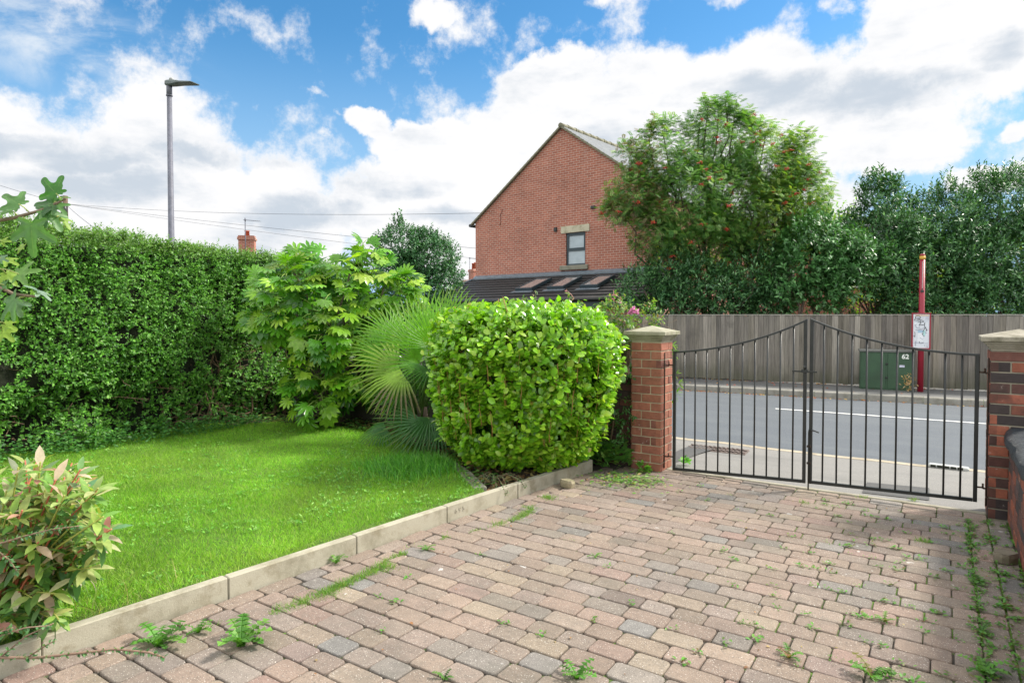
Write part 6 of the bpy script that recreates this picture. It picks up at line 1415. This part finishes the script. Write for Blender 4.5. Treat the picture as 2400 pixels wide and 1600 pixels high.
lf.add(T_blade(.09, .5), np.column_stack([GPT, np.full(n, -.006)]), np.column_stack([rng.normal(size=n)*.7, rng.normal(size=n)*.7, np.ones(n)]), rnd(n), rng.uniform(.012, .036, n), palette(n, [(.09, .24, .03), (.14, .30, .05), (.24, .27, .09)]))
# scruffy weeds and cuttings near the pillar foot
g = G(1470, 1125, 0); n = 420; x = g.x+rng.normal(size=n)*.17; y = g.y+rng.normal(size=n)*.14; a_ = rng.uniform(0, 6.28, n); k_ = (x > kxa(y)+.02) | (y > 5.03); x, y, a_ = x[k_], y[k_], a_[k_]; n = len(x)
lf.add(T_oval(.5, .15, -.2), np.column_stack([x, y, .003+rng.random(n)*.022]), np.column_stack([np.cos(a_), np.sin(a_), .2+0*a_]), rnd(n)*.5+[0, 0, 1.], rng.uniform(.018, .045, n), palette(n, [(.12, .30, .05), (.20, .34, .08), (.32, .36, .14), (.07, .2, .03), (.4, .22, .08)], [3, 3, 1.5, 2, .5]))
tag(lf.build('joint_weeds', m_leafm), 'small weeds, moss and grass in the paving joints', 'weeds', kind='stuff')
# fallen leaves over the far gutter, road and pavement
lf = LF(); n = 900; x = rng.uniform(-9, 4, n); kfar = (fk[1].y-fk[0].y)/(fk[1].x-fk[0].x); yk = fk[0].y+(x-fk[0].x)*kfar
which = rng.random(n); y = np.where(which < .62, yk-.02-np.abs(rng.normal(size=n))*.09, np.array([fpos(v) for v in x])-.06-np.abs(rng.normal(size=n))*.06); z = np.where(which < .62, -.262, -.128)
sc_ = rng.random(n) < .06; y = np.where(sc_, yk+rng.uniform(.15, 1.2, n), y); z = np.where(sc_, -.132, z); left_ = rng.random(n) < np.clip(1.0-(x+6)/11, .25, 1); x, y, z = x[left_], y[left_], z[left_]; n = len(x); a_ = rng.uniform(0, 6.28, n)
lf.add(T_oval(.6, .2, -.3), np.column_stack([x, y, z+.01*rng.random(n)]), np.column_stack([np.cos(a_), np.sin(a_), .15+0*a_]), rnd(n)*.5+[0, 0, 1.], rng.uniform(.03, .07, n), palette(n, [(.38, .09, .04), (.42, .20, .06), (.30, .07, .04), (.5, .34, .10), (.22, .10, .06)]))
n = 90; x = rng.uniform(-2.4, .3, n); y = rng.uniform(.9, 5.3, n); a_ = rng.uniform(0, 6.28, n); lf.add(T_oval(.6, .2, -.3), np.column_stack([x, y, .004+0*x]), np.column_stack([np.cos(a_), np.sin(a_), .1+0*a_]), rnd(n)*.4+[0, 0, 1.], rng.uniform(.008, .02, n), palette(n, [(.3, .14, .06), (.2, .1, .05), (.4, .32, .12)]))
tag(lf.build('fallen_leaves', m_leafm), 'fallen orange and brown leaves along the far gutter and fence', 'fallen leaves', kind='stuff')
# dead sprig by the cabinet
g = onfence(2130, 895, .75); lf = LF(); n = 70; P = np.array([g.x, g.y, -.12])+np.column_stack([rng.normal(size=n)*.05, rng.normal(size=n)*.04, rng.random(n)*.32]); lf.add(T_oval(.4, .2, -.3), P, rnd(n)+[0, 0, .6], rnd(n), .06, palette(n, [(.42, .27, .14), (.5, .34, .2), (.3, .2, .1)])); tag(lf.build('dead_weed', m_leafm), 'dry brown weed standing between the green cabinet and the red post', 'weed')

# ---------------------------------------------------------------- trees and tall shrubs across the road
T_sm = T_simple(.48, .2); T_la = T_simple(.36, .2)
def woody(root, base, targets, r0, name='trunk', forks=0, wob=.12, mat=None):
    mb = MB()
    for t in targets:
        pts = limb(mb, base+Vector((random.uniform(-.1, .1), random.uniform(-.1, .1), 0)), t, r0, r0*.25, wob, 8, 7)
        for f in range(forks):
            p = pts[random.randint(3, 6)]; limb(mb, p, p+Vector((random.uniform(-.9, .9), random.uniform(-.6, .6), random.uniform(.4, 1.2))), r0*.35, r0*.08, .2, 5, 5)
    return mb.build(name, mat or m_bark, root)
# the rowan
row = thing('rowan_tree', 'spreading feathery leaved tree with clusters of red berries above the fence', 'tree'); RZc = 16.6
rb = [PB(x, y, RZc+dz, r, None) for x, y, r, dz in ((1560, 390, 80, -.3), (1690, 350, 92, .2), (1800, 400, 85, .1), (1490, 460, 62, -.5), (1610, 480, 110, -.4), (1740, 480, 115, .2), (1850, 470, 92, .4), (1835, 400, 62, .2), (1545, 540, 75, -.6), (1660, 580, 80, 0), (1790, 560, 90, .4), (1450, 490, 38, -.6), (1880, 540, 52, .5), (1485, 375, 40, -.3))]
sp_ = [PB(x, y, RZc, rx, ry*RZc/FP) for x, y, rx, ry in ((1553, 305, 26, 32), (1640, 285, 22, 28), (1685, 262, 26, 34), (1722, 270, 22, 28), (1795, 312, 28, 30), (1872, 335, 28, 44), (1893, 400, 26, 34), (1520, 320, 18, 24), (1660, 250, 14, 24), (1700, 240, 12, 20), (1740, 285, 20, 26), (1845, 365, 24, 30), (1925, 470, 24, 16), (1470, 350, 22, 16), (1420, 495, 24, 20), (1905, 440, 18, 20), (1600, 315, 26, 24), (1760, 300, 22, 26))]
P, O = in_blobs(rb, 8400, .40, .32, 1.6, 3.1); P2, O2 = in_blobs(sp_, 900, .2, 0)
Pr = np.concatenate([P, P2]); Or = np.concatenate([O*.6+[0, 0, .5], O2*.3+[0, 0, 1.2]]); pos, yd, nn_, _ = twigs(Pr, norm(Or), 3, .16, .85, .3, .5); NL = len(pos); yd = norm(yd + np.array([0, 0, -.12])); nn_ = norm(nn_*.6+[0, 0, .7])
lf = LF(); side_ = (pos@np.array(R3) - (Vector(R3).dot(AT(1660, 500, RZc))))/2.8
cr1 = palette(NL, [(.07, .18, .05), (.11, .25, .06), (.17, .32, .07), (.25, .36, .10)], [3, 3, 2, 1], .16); warm = (side_ > .35)[:, None]*(rng.random((NL, 1)) < .5); cr1 = np.where(warm, palette(NL, [(.16, .30, .05), (.26, .34, .07)]), cr1); lw = ((side_ < -.5) & (rng.random(NL) < .35))[:, None]; cr1 = np.where(lw, palette(NL, [(.18, .20, .09), (.20, .14, .09)]), cr1)
lf.add(T_pinnate(7, .25, .36), pos, yd, nn_, rng.uniform(.13, .20, NL), cr1); lf.build('crown', m_leafm, row)
bB = AT(1668, 735, RZc+.1); bB.z = -.4; tg_ = [Vector(b[0]) for b in rb]+[Vector(b[0]) for b in sp_[:10]]
random.seed(4); woody(row, bB, tg_, .055, forks=3)
mb = MB(); mb.tube([bB, bB+Vector((.05, 0, .9)), bB+Vector((.0, 0, 2.0))], [.17, .14, .10], 10); mb.build('stump', m_bark, row)
lf = LF(); nb = 90; fcg = np.where(O@np.array([-F3[0], -F3[1], 0]) > .25)[0]; k_ = rng.choice(fcg, nb); ct_ = P[k_]+O[k_]*.22; ct_[:, 2] -= .05
def ico(): return np.array([(1, 0, 0), (-1, 0, 0), (0, 1, 0), (0, -1, 0), (0, 0, 1), (0, 0, -1)], float)*.5, [(0, 2, 4), (2, 1, 4), (1, 3, 4), (3, 0, 4), (2, 0, 5), (1, 2, 5), (3, 1, 5), (0, 3, 5)]
bp = np.repeat(ct_, 18, 0)+rng.normal(size=(nb*18, 3))*np.array([.036, .036, .018]); lf.add(ico(), bp, rnd(len(bp)), rnd(len(bp)), .030, palette(len(bp), [(.46, .03, .02), (.36, .02, .02), (.50, .07, .02)])); lf.build('berries', M('red_berry', None, .3, var=.1), row)

def shrub(name, label, blobs, n, k, L, size, tpl, cols, wts, mat, base, nst, cat='shrub', gap=.35, gs=1.2, off=0, up=.5, shell=.6, spires=None, ns=0, r0=.05, parts='crown', nrm_up=.6):
    root = thing(name, label, cat); P, O = in_blobs(blobs, n, shell, gap, gs, off); lf = LF(); pos, yd, nn_, _ = twigs(P, O, k, L, .75, up, .55)
    if spires:
        P2, O2 = in_blobs(spires, ns, .1, 0); p2, y2, n2, _ = twigs(P2, O2*.3+[0, 0, 1.3], k, L, .7, 1, .3); pos = np.concatenate([pos, p2]); yd = np.concatenate([yd, y2]); nn_ = np.concatenate([nn_, n2])
    NL = len(pos); lf.add(tpl, pos, yd, norm(nn_+[0, 0, nrm_up*.5]), rng.uniform(size*.7, size*1.25, NL), palette(NL, cols, wts, .18)); lf.build(parts, mat, root)
    tg = [Vector(b[0]) for b in blobs]; tg = (tg*3)[:nst]; woody(root, base, tg, r0, 'trunk', 1, .2); return root
DG = [(.045, .135, .048), (.07, .19, .065), (.13, .28, .095), (.028, .09, .035)]
def base_at(x, z): b = AT(x, 735, z); b.z = -.4; return b
shrub('evergreen_shrub', 'dark glossy evergreen under the left of the berry tree, over the lean-to end', [PB(1510, 680, 15.9, 52, .5), PB(1570, 640, 16.0, 58, .55), PB(1640, 660, 16.0, 52, .6), PB(1590, 705, 15.9, 60, .4), PB(1690, 690, 15.9, 45, .5), PB(1540, 712, 15.8, 55, .3)], 1500, 9, .26, .10, T_la, DG, None, m_leafd, base_at(1600, 16), 9, gap=.25, gs=1.6, off=1)
shrub('evergreen_shrub', 'dark low evergreen between the berry tree trunk and the paler shrub', [PB(1760, 660, 16.2, 62, .62), PB(1720, 700, 16.1, 48, .45), PB(1810, 700, 16.0, 62, .42), PB(1800, 620, 16.4, 55, .5), PB(1860, 710, 16.1, 50, .35), PB(1740, 620, 16.4, 40, .4)], 1500, 9, .26, .095, T_la, DG, None, m_leafd, base_at(1770, 16.2), 9, gap=.38, gs=1.6, off=2)
shrub('laurel_shrub', 'paler rounded shrub with broad leaves and forked bare trunk above the fence middle', [PB(1900, 600, 15.6, 85, .68), PB(1970, 610, 15.6, 75, .6), PB(1850, 650, 15.6, 55, .5), PB(1990, 660, 15.7, 55, .5), PB(1920, 560, 15.7, 62, .3), PB(1930, 665, 15.5, 60, .4), PB(2030, 610, 15.8, 40, .5)], 1500, 9, .24, .125, T_oval(.42, .15, -.15, ((0, 0), (.5, 1), (1, 0))), [(.05, .16, .04), (.08, .22, .06), (.12, .27, .09), (.04, .12, .035)], None, m_leafd, base_at(1918, 15.6), 6, gap=.38, gs=1.5, off=3, r0=.06)
shrub('evergreen_tree', 'tall dark glossy tree left of the red bus stop post, with two pointed tops', [PB(2060, 560, 16.6, 82, .9), PB(2060, 480, 16.7, 58, .42), PB(2100, 600, 16.5, 85, .9), PB(2020, 640, 16.5, 62, .7), PB(2050, 700, 16.4, 75, .5), PB(2120, 690, 16.3, 70, .6), PB(2000, 715, 16.3, 60, .3)], 3300, 9, .28, .105, T_la, DG, None, m_leafd, base_at(2070, 16.6), 12, 'tree', gap=.42, gs=1.3, off=4, spires=[PB(2052, 440, 16.7, 30, .38), PB(2088, 447, 16.7, 26, .32), PB(2020, 470, 16.7, 24, .22), PB(2128, 480, 16.7, 26, .2), PB(2000, 520, 16.7, 20, .2)], ns=170)
shrub('evergreen_tree', 'dark glossy tree directly behind and right of the red bus stop post', [PB(2210, 540, 16.8, 80, .8), PB(2180, 620, 16.6, 85, .9), PB(2260, 620, 16.6, 80, .9), PB(2200, 700, 16.4, 85, .6), PB(2160, 530, 16.8, 50, .5), PB(2270, 700, 16.3, 70, .5)], 3600, 9, .28, .105, T_la, DG, None, m_leafd, base_at(2210, 16.8), 12, 'tree', gap=.42, gs=1.3, off=5, spires=[PB(2176, 470, 16.8, 24, .26), PB(2222, 450, 16.8, 28, .38), PB(2200, 490, 16.8, 40, .3), PB(2268, 475, 16.8, 28, .24), PB(2145, 490, 16.8, 24, .2)], ns=170)
shrub('evergreen_tree', 'dark glossy tree at the far right above the sooty pillar, tallest of its row', [PB(2340, 500, 17.0, 85, .9), PB(2400, 480, 17.0, 75, .9), PB(2320, 610, 16.8, 85, .9), PB(2410, 600, 16.8, 90, 1.0), PB(2340, 700, 16.5, 85, .6), PB(2430, 700, 16.5, 80, .6), PB(2480, 560, 17, 80, 1.0)], 4300, 9, .28, .105, T_la, DG, None, m_leafd, base_at(2360, 17), 14, 'tree', gap=.40, gs=1.3, off=6, spires=[PB(2303, 425, 17, 26, .34), PB(2330, 440, 17, 30, .3), PB(2375, 425, 17, 34, .36), PB(2410, 430, 17, 30, .3), PB(2285, 465, 17, 24, .24)], ns=200)
shrub('yellow_green_tree', 'yellowish green tree behind the berry tree, right of its crown', [PB(1880, 520, 19, 75, .8), PB(1960, 560, 19, 70, .7), PB(1820, 560, 19, 80, .9), PB(2000, 600, 19, 60, .6), PB(1700, 600, 19, 90, .9), PB(1580, 610, 18.0, 50, .5)], 1100, 9, .28, .10, T_sm, [(.15, .28, .03), (.22, .34, .04), (.10, .22, .03)], None, m_leaft, base_at(1850, 19), 7, 'tree', gap=.35, gs=1.0, off=7)
shrub('yellow_green_tree', 'bright green foliage low behind the dark trees by the red post', [PB(2120, 640, 19.5, 90, 1.0), PB(2240, 650, 19.5, 90, 1.0), PB(2360, 640, 20, 90, 1.0), PB(2050, 680, 19.5, 70, .7)], 900, 9, .28, .10, T_sm, [(.18, .32, .03), (.26, .38, .04), (.12, .24, .03)], None, m_leaft, base_at(2200, 19.5), 7, 'tree', gap=.35, gs=1.0, off=8)
shrub('holly_tree', 'dark holly tree with two pointed tops between the shiny shrub and the brick house', [PB(940, 580, 15.5, 45, .55), PB(1010, 610, 15.4, 52, .62), PB(1030, 660, 15.3, 40, .5), PB(975, 680, 15.3, 70, .7), PB(925, 640, 15.4, 45, .5), PB(1000, 575, 15.5, 32, .3)], 3600, 8, .17, .062, T_simple(.55, .25), [(.04, .13, .05), (.06, .18, .06), (.09, .24, .08), (.03, .09, .04)], None, m_leafd, Vector((AT(975, 700, 15.4).x, AT(975, 700, 15.4).y, -.4)), 6, 'tree', gap=.1, gs=2.0, off=9,
      spires=[PB(937, 528, 15.5, 9, .24), PB(915, 550, 15.5, 8, .14), PB(965, 560, 15.5, 8, .14), PB(990, 555, 15.5, 10, .14), PB(1010, 560, 15.5, 9, .12), PB(1034, 575, 15.5, 8, .18), PB(1046, 595, 15.5, 8, .12), PB(902, 570, 15.5, 8, .12), PB(938, 508, 15.5, 4, .08), PB(975, 575, 15.5, 8, .1)], ns=150, r0=.045)
